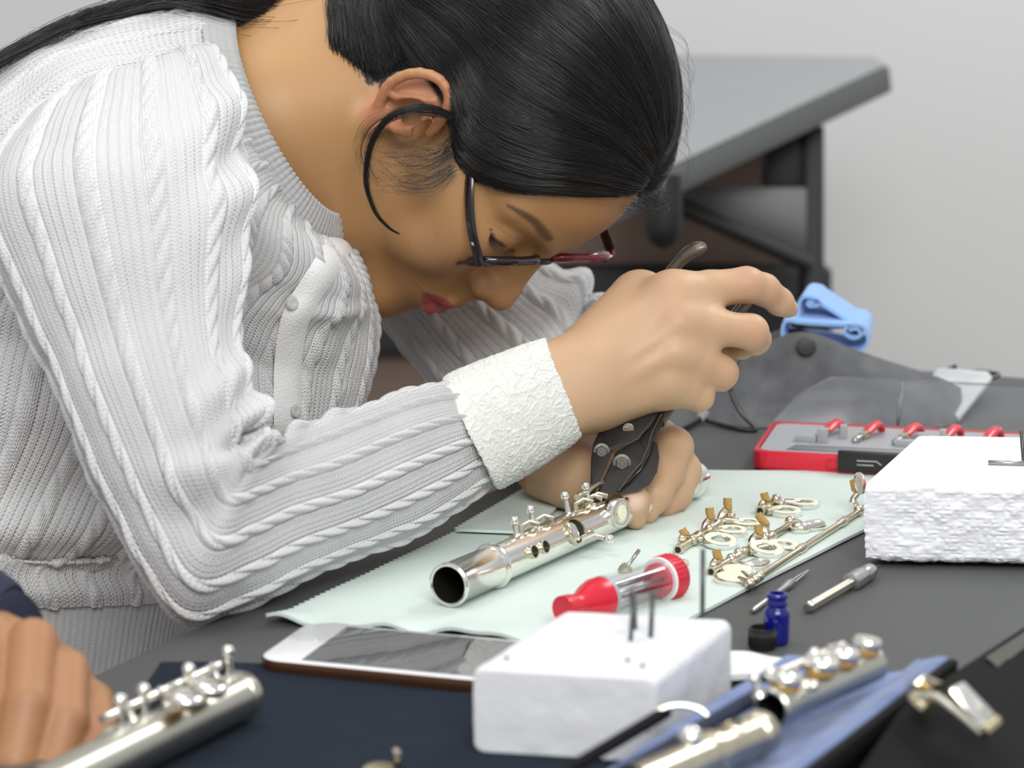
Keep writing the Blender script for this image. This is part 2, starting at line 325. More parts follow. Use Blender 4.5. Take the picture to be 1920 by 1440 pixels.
MB().lathe(c, V(0, 0, 1), [(0, r*.9), (.0006, r*.98), (.0015, r), (.0092, r), (.0098, r*.97), (.0098, r*.86), (.002, r*.84)], 36, cap0=True, cap1=True).build('shell', M['black_plastic'], kc)
for k in range(28):
    a = k*2*math.pi/28; q = c+V(math.cos(a), math.sin(a), 0)*r*1.0; MB().tube([q+V(0, 0, .0016), q+V(0, 0, .0088)], .00035, 5).build('ridge', M['black_plastic'], kc)
a, b = T(1513, 1140, TZ+.0032), T(1640, 1066, TZ+.0045); ax = nrm(b-a); Lv = np.linalg.norm(b-a)
pv = thing('pin_vise', (a+b)/2*V(1, 1, 0)+V(0, 0, TZ), 'steel pin vise with knurled chuck lying beside the broken foam block', 'hand tool')
MB().lathe(a, ax, [(0, .0020), (.0008, .0027), (.003, .0028), (.004, .0026)], 6, cap0=True).build('tip', M['steel'], pv)
MB().lathe(a+ax*.004, ax, [(0, .0026), (Lv*.60, .0026), (Lv*.60+.0005, .002)], 6, cap0=True, cap1=True).build('handle', M['dullsilver'], pv, smooth=False)
MB().lathe(a, ax, [(Lv*.62, .0030), (Lv*.63, .0046), (Lv*.78, .0047), (Lv*.80, .0044), (Lv*.82, .0036), (Lv*.84, .0042), (Lv*.93, .0040), (Lv*.96, .003), (Lv, .0012)], 20, cap0=True, cap1=True).build('chuck', M['steel'], pv)
MB().tube([b, b+ax*.006], .0005, 6).build('bit', M['darksteel'], pv)
a, b = T(1410, 1146, TZ+.0018), T(1516, 1069, TZ+.0022); ax = nrm(b-a); Lv = np.linalg.norm(b-a)
sd = thing('spring_hook', (a+b)/2*V(1, 1, 0)+V(0, 0, TZ), 'thin steel spring hook tool lying behind the blue bottle', 'hand tool')
MB().lathe(a, ax, [(0, .0008), (.002, .0016), (Lv*.5, .0015), (Lv*.58, .0022), (Lv*.66, .0024), (Lv*.70, .0017)], 12, cap0=True, cap1=True).build('handle', M['steel'], sd)
sdv = nrm(np.cross(ax, V(0, 0, 1)))
for s in (-1, 1): MB().tube([a+ax*Lv*.70+sdv*.0011*s, a+ax*Lv*.85+sdv*.0009*s, b+sdv*.0002*s], [.0007, .0006, .0003], 6).build('blade', M['steel'], sd)
# ------------------------------------------------------------------ red capped clear tool tube
a, b = T(1066, 1140, TZ+.0115), T(1262, 1079, TZ+.0115); ax = nrm(b-a); Lv = np.linalg.norm(b-a); R_ = .0098
rd = thing('oiler', (a+b)/2*V(1, 1, 0)+V(0, 0, TZ), 'clear tool tube with red ends lying on the mint cloth', 'tool')
MB().lathe(a, ax, [(-.004, .0064), (.001, .0062), (.004, .0054), (.008, .0056), (.014, .0085), (.019, .0099), (.024, .0098), (.025, .0085)], 36, cap0=True, cap1=True).build('nose_cap', M['red'], rd)
MB().lathe(a, ax, [(.0235, .0099), (.0255, .0101), (.0262, .0092)], 36, cap0=True, cap1=True).build('collar', M['grey_plastic'], rd)
MB().lathe(a, ax, [(.025, .0088), (.026, .0096), (Lv-.010, .0100), (Lv-.010, .0086), (.026, .0083), (.025, .0084), (.025, .0088)], 36).build('barrel', M['clear'], rd)
for k in range(5):
    an = k*1.256+.4; x = nrm(np.cross(ax, V(0, 0, 1))); y = np.cross(x, ax); q = (x*math.cos(an)+y*math.sin(an))*.0045
    MB().tube([a+ax*.028+q, a+ax*(Lv-.012)+q], .0011, 8).build('bit', M['steel'], rd)
MB().lathe(a, ax, [(Lv-.013, .0080), (Lv-.0105, .0083)], 30, cap0=True, cap1=True).build('disc', M['red'], rd)
MB().lathe(a, ax, [(Lv-.0105, .0102), (Lv-.0096, .0108), (Lv-.0092, .0102)], 36, cap0=True, cap1=True).build('ring', M['mark'], rd)
pf = [(Lv-.0095, .0100), (Lv-.009, .0108), (Lv-.001, .0109), (Lv, .0104), (Lv+.0005, .009)]
MB().lathe(a, ax, pf, 36, cap0=True, cap1=True).build('end_cap', M['redcap'], rd)
for k in range(30):
    an = k*2*math.pi/30; x = nrm(np.cross(ax, V(0, 0, 1))); y = np.cross(x, ax); q = (x*math.cos(an)+y*math.sin(an))*.0108
    MB().tube([a+ax*(Lv-.0085)+q, a+ax*(Lv-.001)+q], .0004, 5).build('ridge', M['redcap'], rd)
# ------------------------------------------------------------------ red bit case with clear lid
q0, q1, q2 = T(1408, 884), T(1640, 896), T(1495, 838)
ex = q1-q0; ex = nrm(ex*V(1, 1, 0)); ey = V(-ex[1], ex[0], 0); D_ = .098; Lx = .235; zc = .0130
if ey@(q2-q0) < 0: ey = -ey
rc = thing('bit_case', q0+ex*Lx/2+ey*D_/2, 'open red case of red ended steel tools with a clear lid', 'tool case')
def loop(g, z, sk=.0): return rrect(q0, ex, ey, -g, Lx+g, -g, D_+g, .010, z)
MB().grid(np.array([loop(-.002, .0004), loop(0, .002), loop(0, zc-.001), loop(-.0008, zc), loop(-.003, zc), loop(-.0034, zc-.002)]), cap0=True, cap1=True).build('shell', M['red'], rc)
MB().prism(rrect(q0, ex, ey, .004, Lx-.004, .004, D_-.004, .008, zc-.0022), (0, 0, .0016)).build('tray', M['grey_plastic'], rc)
MB().prism([q0+ex*.020+ey*.010+V(0, 0, zc-.0005), q0+ex*.13+ey*.010+V(0, 0, zc-.0005), q0+ex*.13+ey*.026+V(0, 0, zc-.0005), q0+ex*.024+ey*.026+V(0, 0, zc-.0005)], V(0, 0, .0003)).build('recess', mat('tray_recess', (.27, .28, .30), .5), rc)
MB().prism([q0+ex*.046-ey*.0005+V(0, 0, .0045), q0+ex*.046-ey*.0005+V(0, 0, .0108), q0+ex*.085-ey*.0005+V(0, 0, .0108), q0+ex*.085-ey*.0005+V(0, 0, .0045)], -ey*.0012).build('front_rib', M['red'], rc, bevel=.0004)
lt = MB().prism([q0+ex*.0525-ey*.001+V(0, 0, .0040), q0+ex*.0525-ey*.001+V(0, 0, .0165), q0+ex*.090-ey*.001+V(0, 0, .0165), q0+ex*.090-ey*.001+V(0, 0, .0040)], -ey*.004).build('latch', M['black_plastic'], rc, bevel=.0009)
MB().tube([q0+ex*.064-ey*.0052+V(0, 0, .011), q0+ex*.0755-ey*.0052+V(0, 0, .011), q0+ex*.0785-ey*.0052+V(0, 0, .0090)], .00045, 6).build('arrow', M['grey_plastic'], lt)
MB().tube([q0+ex*.064-ey*.0052+V(0, 0, .0085), q0+ex*.074-ey*.0052+V(0, 0, .0085)], .0005, 6).build('arrow', M['grey_plastic'], lt)
for k in range(8):
    t = .036+k*.0245; base = q0+ex*t+ey*(.047)+V(0, 0, zc+.0015); dr = nrm(ex*.33+ey*.9+V(0, 0, .16)); Rr = np.stack([nrm(np.cross(dr, V(0, 0, 1))), dr, np.cross(nrm(np.cross(dr, V(0, 0, 1))), dr)], 1)
    bb = thing('driver_bit', base, ('first', 'second', 'third', 'fourth', 'fifth', 'sixth', 'seventh', 'eighth')[k]+' red ended steel tool from the left end of the red case', 'tool', 'red ended tools in the red case')
    MB().tube([base-dr*.004, base+dr*.006], .0018, 6).build('tip', M['steel'], bb)
    MB().box(base+dr*.013, .0050, .018, .0034, Rr).build('shank', M['tarnish'], bb, bevel=.0006)
    MB().lathe(base-dr*.0045, dr, [(-.003, .001), (-.001, .0026), (.002, .0026), (.003, .001)], 10, cap0=True, cap1=True).build('nut', M['steel'], bb)
    h_ = [base+dr*.010, base+dr*.018+V(0, 0, .001), base+dr*.026+V(0, 0, .0005), base+dr*.031-V(0, 0, .0028), base+dr*.033-V(0, 0, .006)]
    MB().tube(h_, [.0032, .0036, .0036, .0033, .0028], 10, flat=(np.cross(dr, ex), .65)).build('red_end', M['red'], bb)
for k, t in enumerate((.022, .083, .140)):
    zz = zc-.0006; mm = MB()
    for (x0, x1, h) in ((0, .013, .0040), (.0135, .020, .0088)): mm.prism([q0+ex*(t+x0)+ey*.036+V(0, 0, zz), q0+ex*(t+x1)+ey*.036+V(0, 0, zz), q0+ex*(t+x1)+ey*.042+V(0, 0, zz), q0+ex*(t+x0)+ey*.042+V(0, 0, zz)], V(0, 0, h))
    mm.build('holder', M['grey_plastic'], rc, bevel=.0004)
    MB().prism([q0+ex*(t+.026)+ey*.052+V(0, 0, zz), q0+ex*(t+.030)+ey*.052+V(0, 0, zz), q0+ex*(t+.030)+ey*.058+V(0, 0, zz), q0+ex*(t+.026)+ey*.058+V(0, 0, zz)], V(0, 0, .0085)).build('holder', M['grey_plastic'], rc, bevel=.0004)
hz = q0+ey*(D_-.001)+V(0, 0, zc)                         # clear lid standing open along the back
lo = [hz+ex*.0, hz+ex*Lx, hz+ex*Lx+ey*.030+V(0, 0, .021), hz+ex*(Lx-.01)+ey*.033+V(0, 0, .0235), hz+ex*.034+ey*.033+V(0, 0, .0245), hz+ex*.014+ey*.022+V(0, 0, .0140)]
lid = MB().prism(lo, nrm(np.cross(ex, nrm(ey*.8+V(0, 0, .6))))*.0014).build('lid', M['clear'], rc)
rim = np.array([lo[0], lo[5], lo[4], lo[3], lo[2]]); MB().tube(rim, .0009, 8).build('lid_rim', M['clear_edge'], rc)
MB().tube([hz+ex*.080+ey*.006, hz+ex*.080+ey*.033+V(0, 0, .0235)], .0011, 8).build('lid_rib', M['clear_edge'], rc)
# ------------------------------------------------------------------ grey felt pouch, button, cords, blue cloth
pbs = T(1540, 797); dp = 1.47
pc = thing('felt_pouch', pbs, 'grey felt pouch standing open at the far end of the table', 'pouch')
top = spline([(1318, 742), (1340, 706), (1388, 664), (1440, 641), (1486, 624), (1530, 626), (1590, 650), (1680, 682), (1760, 707), (1802, 727)], 60)
botp = spline([(1318, 780), (1345, 796), (1400, 801), (1480, 803), (1560, 805), (1640, 806), (1720, 805), (1770, 800), (1790, 794), (1806, 785)], 60)
def sheet(dd, thick, lean, shrink=0, drop=0):
    G = []
    for k in range(60):
        f = k/59; d = dd-.03*f+.02*math.sin(f*3.1); a = T(*botp[k], TZ+.0008); d = proj(a)[2]; t = top[k]+np.array([0, drop]); row = []
        for s in np.linspace(0, 1, 14):
            px = botp[k]*(1-s)+t*s; row.append(P(px[0], px[1], d+lean*s+.006*math.sin(s*3.1)*math.sin(f*6)))
        G.append(row)
    return np.array(G)
G0_ = G = sheet(dp, .004, .035); n3 = nrm(np.cross(G[30, 0]-G[20, 0], G[20, 13]-G[20, 0])); n3 = n3*np.sign(n3[1]); G2 = G+n3*.0042
mm = MB().grid(G, cv=False).grid(G2[::-1], cv=False)
for L_, K_ in ((G[0], G2[0]), (G[-1], G2[-1]), (G[:, 0], G2[:, 0]), (G[:, -1], G2[:, -1])): mm.grid(np.stack([L_, K_]), cv=False)
mm.build('front_sheet', M['felt'], pc)
G = sheet(dp, .004, .030, drop=16); G = G+V(.0, .055, 0); sh = np.linspace(0, 1, 60)[:, None, None]; G = np.where(sh > .9, G+V(.0, 0, 0), G)
G2 = G+n3*.004; mm = MB().grid(G, cv=False).grid(G2[::-1], cv=False)
for L_, K_ in ((G[0], G2[0]), (G[-1], G2[-1]), (G[:, 0], G2[:, 0]), (G[:, -1], G2[:, -1])): mm.grid(np.stack([L_, K_]), cv=False)
mm.build('back_sheet', M['felt'], pc)
fl = [T(1797, 793, TZ+.001), T(1860, 716, TZ+.014), P(1852, 706, 1.60), P(1760, 698, 1.58), T(1720, 740, TZ+.004)]
mm = MB().prism(fl, V(0, 0, .004)); mm.build('end_flap', M['felt_light'], pc, bevel=.0008)
pj_ = proj(G0_.reshape(-1, 3)); i_ = np.argmin((pj_[:, 0]-1511)**2+(pj_[:, 1]-652)**2); c = G0_.reshape(-1, 3)[i_]-FW*.0035; MB().lathe(c, -FW, [(-.003, .0062), (.0008, .0064), (.0016, .0058), (.0018, .003)], 26, cap0=True, cap1=True).build('button', M['black_plastic'], pc)
def cord(px, r, name='cord'): return MB().tube(spline(px, 40), r, 8).build(name, M['black_plastic'], pc)
q = proj(T(1400, 805))[2]-.004
cord([P(1388, 668, q+.02), P(1372, 700, q), P(1371, 735, q-.002), P(1390, 775, q-.004), T(1418, 806, TZ+.002), T(1380, 803, TZ+.002), T(1330, 790, TZ+.003), T(1318, 782, TZ+.004)], .0016)
cord([T(1318, 782, TZ+.004), T(1290, 798, TZ+.003), T(1255, 815, TZ+.003)], .0024)
MB().lathe(T(1318, 780, TZ+.0055), V(.5, .2, .8), [(-.004, .002), (-.003, .0036), (.003, .0036), (.004, .002)], 14, cap0=True, cap1=True).build('bead', M['grey_plastic'], pc)
cord([P(1765, 700, 1.60), P(1790, 688, 1.60), P(1782, 693, 1.61)], .0017)
cord([P(1795, 702, 1.60), P(1830, 697, 1.60), P(1858, 699, 1.60), P(1872, 704, 1.60), P(1845, 714, 1.59)], .0017)
# blue cloth: two rolled layers stacked on the pouch
bc = tag(thing('wiping_cloth', P(1550, 640, 1.53), 'pale blue cloth rolled in two layers on top of the grey pouch', 'cloth'))
def roll(path, d, dep, r=.0011):
    p2 = spline(path, 70); a = np.array([P(x, y, d) for x, y in p2]); t = np.gradient(a, axis=0); n_ = nrm(np.cross(t, FW)); dv = V(.010, dep, .004)
    sec = []
    for s in np.linspace(0, 1, 8): sec.append(a+dv*s)
    S_ = np.array(sec); In = S_+n_*r*2
    m_ = MB().grid(S_, cv=False).grid(In[::-1], cv=False)
    for L_, K_ in ((S_[0], In[0]), (S_[-1], In[-1]), (S_[:, 0], In[:, 0]), (S_[:, -1], In[:, -1])): m_.grid(np.stack([L_, K_]), cv=False)
    return m_
roll([(1530, 570), (1518, 563), (1510, 570), (1520, 577), (1540, 572), (1530, 558), (1508, 554), (1496, 566), (1494, 590), (1500, 607), (1530, 610), (1565, 617), (1592, 612), (1596, 604), (1570, 586), (1545, 570), (1531, 559)], 1.53, .035).build('upper_roll', M['blue_cloth'], bc)
roll([(1592, 622), (1606, 620), (1610, 628), (1598, 631), (1586, 622), (1596, 613), (1615, 615), (1623, 628), (1622, 646), (1600, 660), (1540, 650), (1480, 645), (1470, 634), (1474, 606), (1500, 608), (1560, 612), (1596, 613)], 1.52, .045).build('lower_roll', M['blue_cloth'], bc)
# ------------------------------------------------------------------ flutes
class Tube:                                              # a flute tube: axis frame and placing by pixel
    def __init__(s, a, b):
        s.a = np.asarray(a, float); s.ax = nrm(np.asarray(b, float)-s.a); s.L = float(np.linalg.norm(np.asarray(b)-s.a))
        s.side = nrm(np.cross(s.ax, V(0, 0, 1))); s.up = np.cross(s.side, s.ax)
    def t(s, px, py):
        r = nrm(ray(px, py)); w0 = s.a-CAM; bb = s.ax@r; return (bb*(r@w0)-(s.ax@w0))/(1-bb*bb)
    def d(s, ang): a = math.radians(ang); return s.up*math.cos(a)+s.side*math.sin(a)
    def p(s, t, ang=0, r=0): return s.a+s.ax*t+s.d(ang)*r
def post(mb, tb_, t, ang, r0, h, br=.0022, base=.004):
    o = tb_.p(t, ang, r0); dd = tb_.d(ang)
    mb.lathe(o, dd, [(-.001, base), (.0004, base*.9), (.0010, .0014), (h-br, .0013), (h-br+.0002, .0016)], 12, cap0=True, cap1=True); mb.ball(o+dd*h, br, 12)
    mb.lathe(o+dd*h, tb_.ax, [(-br*.99, .0008), (-br*1.04, .0010), (-br*.9, .0011)], 8, cap0=True)
def chimney(mb, tb_, t, ang, r0, rad, h):
    dd = tb_.d(ang); o = tb_.p(t, ang, 0); x = tb_.ax; y = np.cross(dd, x); G = []
    for rr, hh in ((rad*1.12, -.0016), (rad*1.02, -.0002), (rad, h*.7), (rad*1.10, h), (rad*.92, h+.0001), (rad*.9, -.004)):
        row = []
        for k in range(28):
            a = k*2*math.pi/28; y0 = rr*math.sin(a); row.append(o+x*rr*math.cos(a)+y*y0+dd*(math.sqrt(max(r0*r0-y0*y0, 0))+hh))
        G.append(row)
    mb.grid(np.array(G))
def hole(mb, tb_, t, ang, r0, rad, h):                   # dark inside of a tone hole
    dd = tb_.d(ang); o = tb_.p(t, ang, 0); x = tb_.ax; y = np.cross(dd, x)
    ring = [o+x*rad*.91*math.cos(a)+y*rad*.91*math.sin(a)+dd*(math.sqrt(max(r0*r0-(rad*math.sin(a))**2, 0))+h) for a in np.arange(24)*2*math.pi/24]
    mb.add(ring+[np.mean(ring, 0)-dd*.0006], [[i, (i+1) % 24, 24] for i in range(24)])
zc1 = TZ+.0130
F1 = Tube(T(841, 1097, zc1), T(1150, 963, zc1)); Rr = .0093; L1 = F1.t(1296, 880)
fl = thing('flute', F1.p(.1)*V(1, 1, 0)+V(0, 0, TZ+.002), 'silver flute body stripped of keys, lying on the mint cloth under the pliers', 'flute')
tR = F1.t(923, 1056)
MB().lathe(F1.a, F1.ax, [(tR-.004, Rr), (L1-.004, Rr)], 48).build('tube', M['silver'], fl)
MB().lathe(F1.a, F1.ax, [(.0, .0089), (-.0004, .0098), (.0002, .0106), (.0016, .0106), (.0022, .0101), (tR-.003, .0100)], 56).build('barrel', M['silver'], fl)
MB().lathe(F1.a, F1.ax, [(tR-.0034, .0099), (tR-.003, .0109), (tR-.0016, .0114), (tR-.0002, .0110), (tR+.0004, .0097), (tR+.0004, .0092)], 56).build('ring', M['silver'], fl)
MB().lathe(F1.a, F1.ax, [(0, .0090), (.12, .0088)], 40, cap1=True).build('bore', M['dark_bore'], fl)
MB().lathe(F1.a, F1.ax, [(L1-.012, Rr), (L1-.011, .0104), (L1-.002, .0106), (L1, .0100), (L1+.002, .006)], 40, cap1=True).build('end_ring', M['silver'], fl)
for px, py, an, rad, h in ((1052, 1008, 66, .0068, .0020), (970, 1047, 72, .0033, .0020), (991, 1037, 72, .0033, .0020)):
    mb = MB(); chimney(mb, F1, F1.t(px, py), an, Rr, rad, h); c_ = mb.build('tone_hole', M['tarnish'], fl)
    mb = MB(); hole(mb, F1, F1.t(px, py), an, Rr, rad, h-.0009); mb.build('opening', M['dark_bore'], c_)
t0, t1 = F1.t(955, 1020), F1.t(1120, 935)
mb = MB(); G = []
for t in np.linspace(t0, t1, 40):
    wv = .0030+.0012*math.sin(t*420)**2; row = []
    for an in np.linspace(-wv/Rr, wv/Rr, 7): row.append(F1.p(t, math.degrees(an)-14, Rr+.0006))
    for an in np.linspace(wv/Rr, -wv/Rr, 7): row.append(F1.p(t, math.degrees(an)-14, Rr-.0006))
    G.append(row)
mb.grid(np.array(G), cap0=True, cap1=True).build('rib', M['tarnish'], fl)
for k, (px, py, an, h) in enumerate(((968, 1020, -12, .0075), (996, 993, -14, .0095), (1059, 962, -14, .0095), (1093, 932, -14, .0100))):
    mb = MB(); post(mb, F1, F1.t(px, py), an, Rr, h, .0024); mb.build('post', M['silver'], fl)
mb = MB(); post(mb, F1, F1.t(1090, 1018)-.001, 96, Rr, .0112, .0026, .0030); mb.tube([F1.p(F1.t(1080, 1010)-.012, 92, Rr+.0008), F1.p(F1.t(1085, 1010), 94, Rr+.001)], .0018, 10); mb.build('post', M['silver'], fl)
for px, py in ((985, 1015), (1012, 1003), (1080, 955), (1098, 948), (1105, 938)):
    mb = MB(); t = F1.t(px, py); mb.tube([F1.p(t, -26, Rr), F1.p(t+.001, -24, Rr+.003), F1.p(t+.004, -8, Rr+.0042), F1.p(t+.006, 12, Rr+.003)], [.0016, .0014, .0012, .0016], 8).build('spring_stud', M['tarnish'], fl)
mb = MB(); mb.tube([F1.p(F1.t(1085, 950), -22, Rr+.006), F1.p(F1.t(1120, 930), -18, Rr+.0085), F1.p(F1.t(1150, 918), -16, Rr+.006)], .0018, 10).build('key_arm', M['tarnish'], fl)
# key cup standing on edge, its face turned to the room's right
cp = P(1162, 961, 1.158); nx_ = nrm(V(.80, -.60, .12))
kp = MB().lathe(cp, nx_, [(-.0030, .0074), (-.0028, .0080), (0, .0081), (.0012, .0076), (.0016, .0062), (.0012, .0052), (.0015, .0048), (.0017, .001)], 36, cap0=True, cap1=True).build('key_cup', M['silver'], fl)
MB().lathe(cp+nx_*.0016, nx_, [(0, .0041), (.0003, .0040), (.0004, .001)], 24, cap1=True).build('pad', M['pad'], kp)
MB().tube([cp-nx_*.003, F1.p(F1.t(1150, 950), 40, Rr+.001)], .0014, 8).build('key_arm', M['tarnish'], fl)
# ------------------------------------------------------------------ loose keys laid out on the mint cloth
ZK = TZ+.0018
def hook(mb, x0, y0, x1, y1, wd=.0023, z0=ZK+.0022, bend=.002):
    a = T(x0, y0, z0); d = proj(a)[2]; b = P(x1, y1, d+.002); s = b-a
    side = D1*.0+nrm(RT*.9+FW*.3); pts = [a, a+s*.30+side*bend*.2, a+s*.5+side*bend, a+s*.72+side*bend*.5, b]
    mb.tube(spline(pts, 16), [wd*1.1]*4+[wd]*12, 8, flat=(FW*.2+RT, 1.0)); return pts
def key_set(label, rods, rings, hooks, levers=(), balls=()):
    a0 = T(*rods[0][:2], ZK); k_ = thing('flute_key', a0, label, 'flute key', 'flute keys laid out on the mint cloth')
    for x0, y0, x1, y1, r in rods:
        a, b = T(x0, y0, ZK+.0030), T(x1, y1, ZK+.0030); ax = nrm(b-a); Lk = np.linalg.norm(b-a)
        MB().lathe(a, ax, [(.0012, r*.55), (0, r*.6), (-.0002, r), (.0035, r*1.05), (.004, r*.85), (Lk*.34, r*.85), (Lk*.35, r*1.1), (Lk*.39, r*1.1), (Lk*.4, r*.85), (Lk*.68, r*.85), (Lk*.69, r*1.1), (Lk*.73, r*1.1), (Lk*.74, r*.8), (Lk-.002, r*.8), (Lk, r*.7)], 14, cap1=True).build('rod', M['tarnish'], k_)
        MB().lathe(a-ax*.0001, -ax, [(.0, r*.62), (.00015, r*.55)], 12, cap1=True).build('bore', M['dark_bore'], k_)
    for x, y, rad, tilt, solid, ax0, ay0 in rings:
        c = T(x, y, ZK+.0016+abs(tilt)*rad); n_ = nrm(V(0, 0, 1)+tilt*V(.5, -.87, 0)-.0)
        ri = rad*.50 if not solid else rad*.02
        cup = MB().lathe(c, n_, [(-.0010, rad*.96), (.0002, rad), (.0014, rad*.99), (.0018, rad*.90), (.0018, ri*1.12), (.0014, ri), (-.0008, ri), (-.0010, rad*.9)], 32).build('key_cup', M['silver'], k_)
        if solid: MB().lathe(c+n_*.0016, n_, [(0, rad*.86), (.0006, rad*.84), (.0009, rad*.2)], 26, cap1=True).build('pad', M['pad'], cup)
        else: MB().lathe(c+n_*.0018, n_, [(0, rad*.90), (.0004, rad*.86), (.0004, ri*1.25), (0, ri*1.15)], 30).build('pad', M['pad'], cup)
        e = T(ax0, ay0, ZK+.003); MB().tube([e, e*.45+c*.55+V(0, 0, .001), c+nrm(e-c)*rad*.9], [.0020, .0016, .0022], 10).build('arm', M['tarnish'], k_)
    for x0, y0, x1, y1 in hooks:
        mb = MB(); pts = hook(mb, x0, y0, x1, y1); h_ = mb.build('hook', M['tarnish'], k_)
        s = spline(pts, 16)[7:16]; mb = MB(); mb.tube(s-FW*.0012+RT*.0002, [.0023]*len(s), 8, flat=(RT, .9)); mb.build('cork', M['cork'], h_)
    for path, r in levers: MB().tube(spline([T(x, y, ZK+z) for x, y, z in path], 18), r, 10).build('lever', M['silver'], k_)
    for x, y, z, r in balls: mb = MB(); mb.ball(T(x, y, ZK+z), r); mb.build('post', M['tarnish'], k_)
    return k_
key_set('three ring key set nearest the flute with three corked hooks', [(1271, 1031, 1372, 965, .0027)],
    [(1350, 1016, .0094, .16, 0, 1300, 1013), (1372, 998, .0088, .02, 0, 1330, 996), (1402, 984, .0088, .0, 0, 1362, 976)],
    [(1280, 1016, 1278, 992), (1322, 994, 1330, 952), (1352, 974, 1364, 934)], balls=[(1300, 1012, .004, .003), (1331, 993, .004, .0032), (1372, 967, .0045, .0022)])
key_set('two ring key set at the back with one corked hook', [(1425, 958, 1462, 941, .0030)],
    [(1473, 961, .0094, .02, 0, 1438, 960), (1508, 946, .0090, .0, 0, 1466, 941)], [(1428, 954, 1432, 924)], balls=[(1455, 936, .007, .0030), (1464, 944, .004, .0032)])
key_set('long key set in the middle with twin rings and a leaf shaped lever', [(1333, 1072, 1488, 981, .0025)],
    [(1436, 1031, .0094, .18, 0, 1404, 1036), (1466, 1026, .0092, .04, 0, 1420, 1030)], [(1338, 1066, 1342, 1031), (1410, 1019, 1421, 984), (1438, 1003, 1420, 964)],
    [([(1488, 983, .003), (1500, 992, .003), (1516, 988, .003), (1545, 984, .003)], [.0024, .0032]+[.0042]*4+[.0036]*4+[.003, .0032, .0036, .0038, .0038, .0036, .003, .002]),
     ([(1372, 1052, .003), (1398, 1060, .003), (1420, 1058, .003), (1441, 1053, .003)], [.0016]*6+[.002, .0024, .0028, .003, .0032, .0034, .0034, .0032, .0028, .0024, .002, .0012])],
    [(1372, 1048, .004, .003), (1386, 1038, .004, .003), (1434, 1010, .004, .0034), (1482, 978, .004, .0032)])
lk = key_set('long thin key rod beside the cloth edge with a corked paddle at its far end', [(1408, 1090, 1640, 940, .0022)],
    [(1374, 1087, .0092, .05, 1, 1400, 1092), (1382, 1073, .0086, .03, 1, 1405, 1086)], [], balls=[(1406, 1094, .0035, .0028), (1416, 1086, .005, .0026), (1424, 1080, .004, .0026), (1610, 957, .004, .003)])
a = T(1612, 957, ZK+.003); d = proj(a)[2]
MB().tube(spline([a, P(1602, 946, d), P(1600, 936, d), P(1610, 922, d), P(1613, 910, d)], 18), [.0024]*8+[.0018]*10, 10).build('arm', M['silver'], lk)
pdl = MB().lathe(P(1613, 906, d), nrm(V(.75, -.5, .25)), [(-.0016, .0044), (-.0006, .0062), (.0004, .0062), (.0012, .004), (.0014, .001)], 24, cap0=True, cap1=True).build('paddle', M['silver'], lk)
cpts = [P(1592, 901, d-.001), P(1607, 894, d-.001), P(1611, 908, d-.001), P(1606, 926, d-.001), P(1596, 921, d-.001)]
MB().prism(cpts, nrm(V(.75, -.5, .25))*.002-FW*.0005).build('cork', M['cork'], pdl, bevel=.0003)
a, b = T(1262, 1080, ZK+.003), T(1284, 1056, ZK+.004)
sk = thing('flute_key', a, 'short yellowed flute key poking out behind the red end of the tool tube', 'flute key', 'flute keys laid out on the mint cloth')
MB().tube([a, b], [.0030, .0026], 6).build('rod', M['brass'], sk, smooth=False)
for k in (.3, .7): MB().lathe(a*(1-k)+b*k, b-a, [(-.001, .0034), (.001, .0034)], 12, cap0=True, cap1=True).build('collar', M['silver'], sk)
a = T(1172, 1068, ZK+.002)
sc2 = thing('pivot_screw', a, 'thin steel rod leaning behind the clear tool tube', 'rod')
MB().tube([a, P(1198, 1032, proj(a)[2]+.01)], .0010, 8).build('shaft', M['steel'], sc2)
mb = MB(); mb.lathe(a, nrm(V(-.4, -.2, .4)), [(-.002, .003), (.002, .003)], 12, cap0=True, cap1=True); mb.build('head', M['tarnish'], sc2)
# ------------------------------------------------------------------ second flute on the navy cloth
zc2 = TZ+.0130
F2 = Tube(T(456, 1302, zc2), T(150, 1452, zc2)); R2 = .0093
f2 = thing('flute', F2.p(.05)*V(1, 1, 0)+V(0, 0, TZ+.002), 'dull silver flute joint on the navy cloth held by the second person', 'flute')
MB().lathe(F2.a, F2.ax, [(.002, R2), (.125, R2)], 40).build('tube', M['dullsilver'], f2)
MB().lathe(F2.a, F2.ax, [(-.0015, .0080), (-.0008, .0092), (.001, .0100), (.005, .0100), (.0056, .0094)], 40, cap0=True).build('ring', M['dullsilver'], f2)
for px, py in ((430, 1275), (352, 1300), (270, 1345), (226, 1365)):
    mb = MB(); post(mb, F2, F2.t(px, py+20), 6, R2, .0100, .0026, .0030); mb.build('post', M['silver'], f2)
MB().tube([F2.p(F2.t(432, 1300), 26, R2+.0052), F2.p(F2.t(215, 1408), 26, R2+.0052)], .0017, 10).build('rod', M['silver'], f2)
for px, py in ((420, 1300), (380, 1322), (325, 1348), (262, 1378)):
    mb = MB(); post(mb, F2, F2.t(px, py), 28, R2, .0052, .0022, .0024); mb.build('post', M['silver'], f2)
for px, py in ((356, 1325), (310, 1345)):
    t = F2.t(px, py); c = F2.p(t, -30, R2+.0065); n_ = F2.d(-14)
    cu = MB().lathe(c, n_, [(-.0012, .0060), (-.0010, .0066), (.0004, .0066), (.0016, .0058), (.0022, .004), (.0024, .001)], 28, cap0=True, cap1=True).build('key_cup', M['silver'], f2)
    MB().lathe(c, n_, [(-.0026, .0056), (-.0012, .0060)], 24, cap0=True).build('pad', M['cork'], cu)
    MB().tube([c, F2.p(t, 20, R2+.005)], .0016, 8).build('arm', M['silver'], f2)
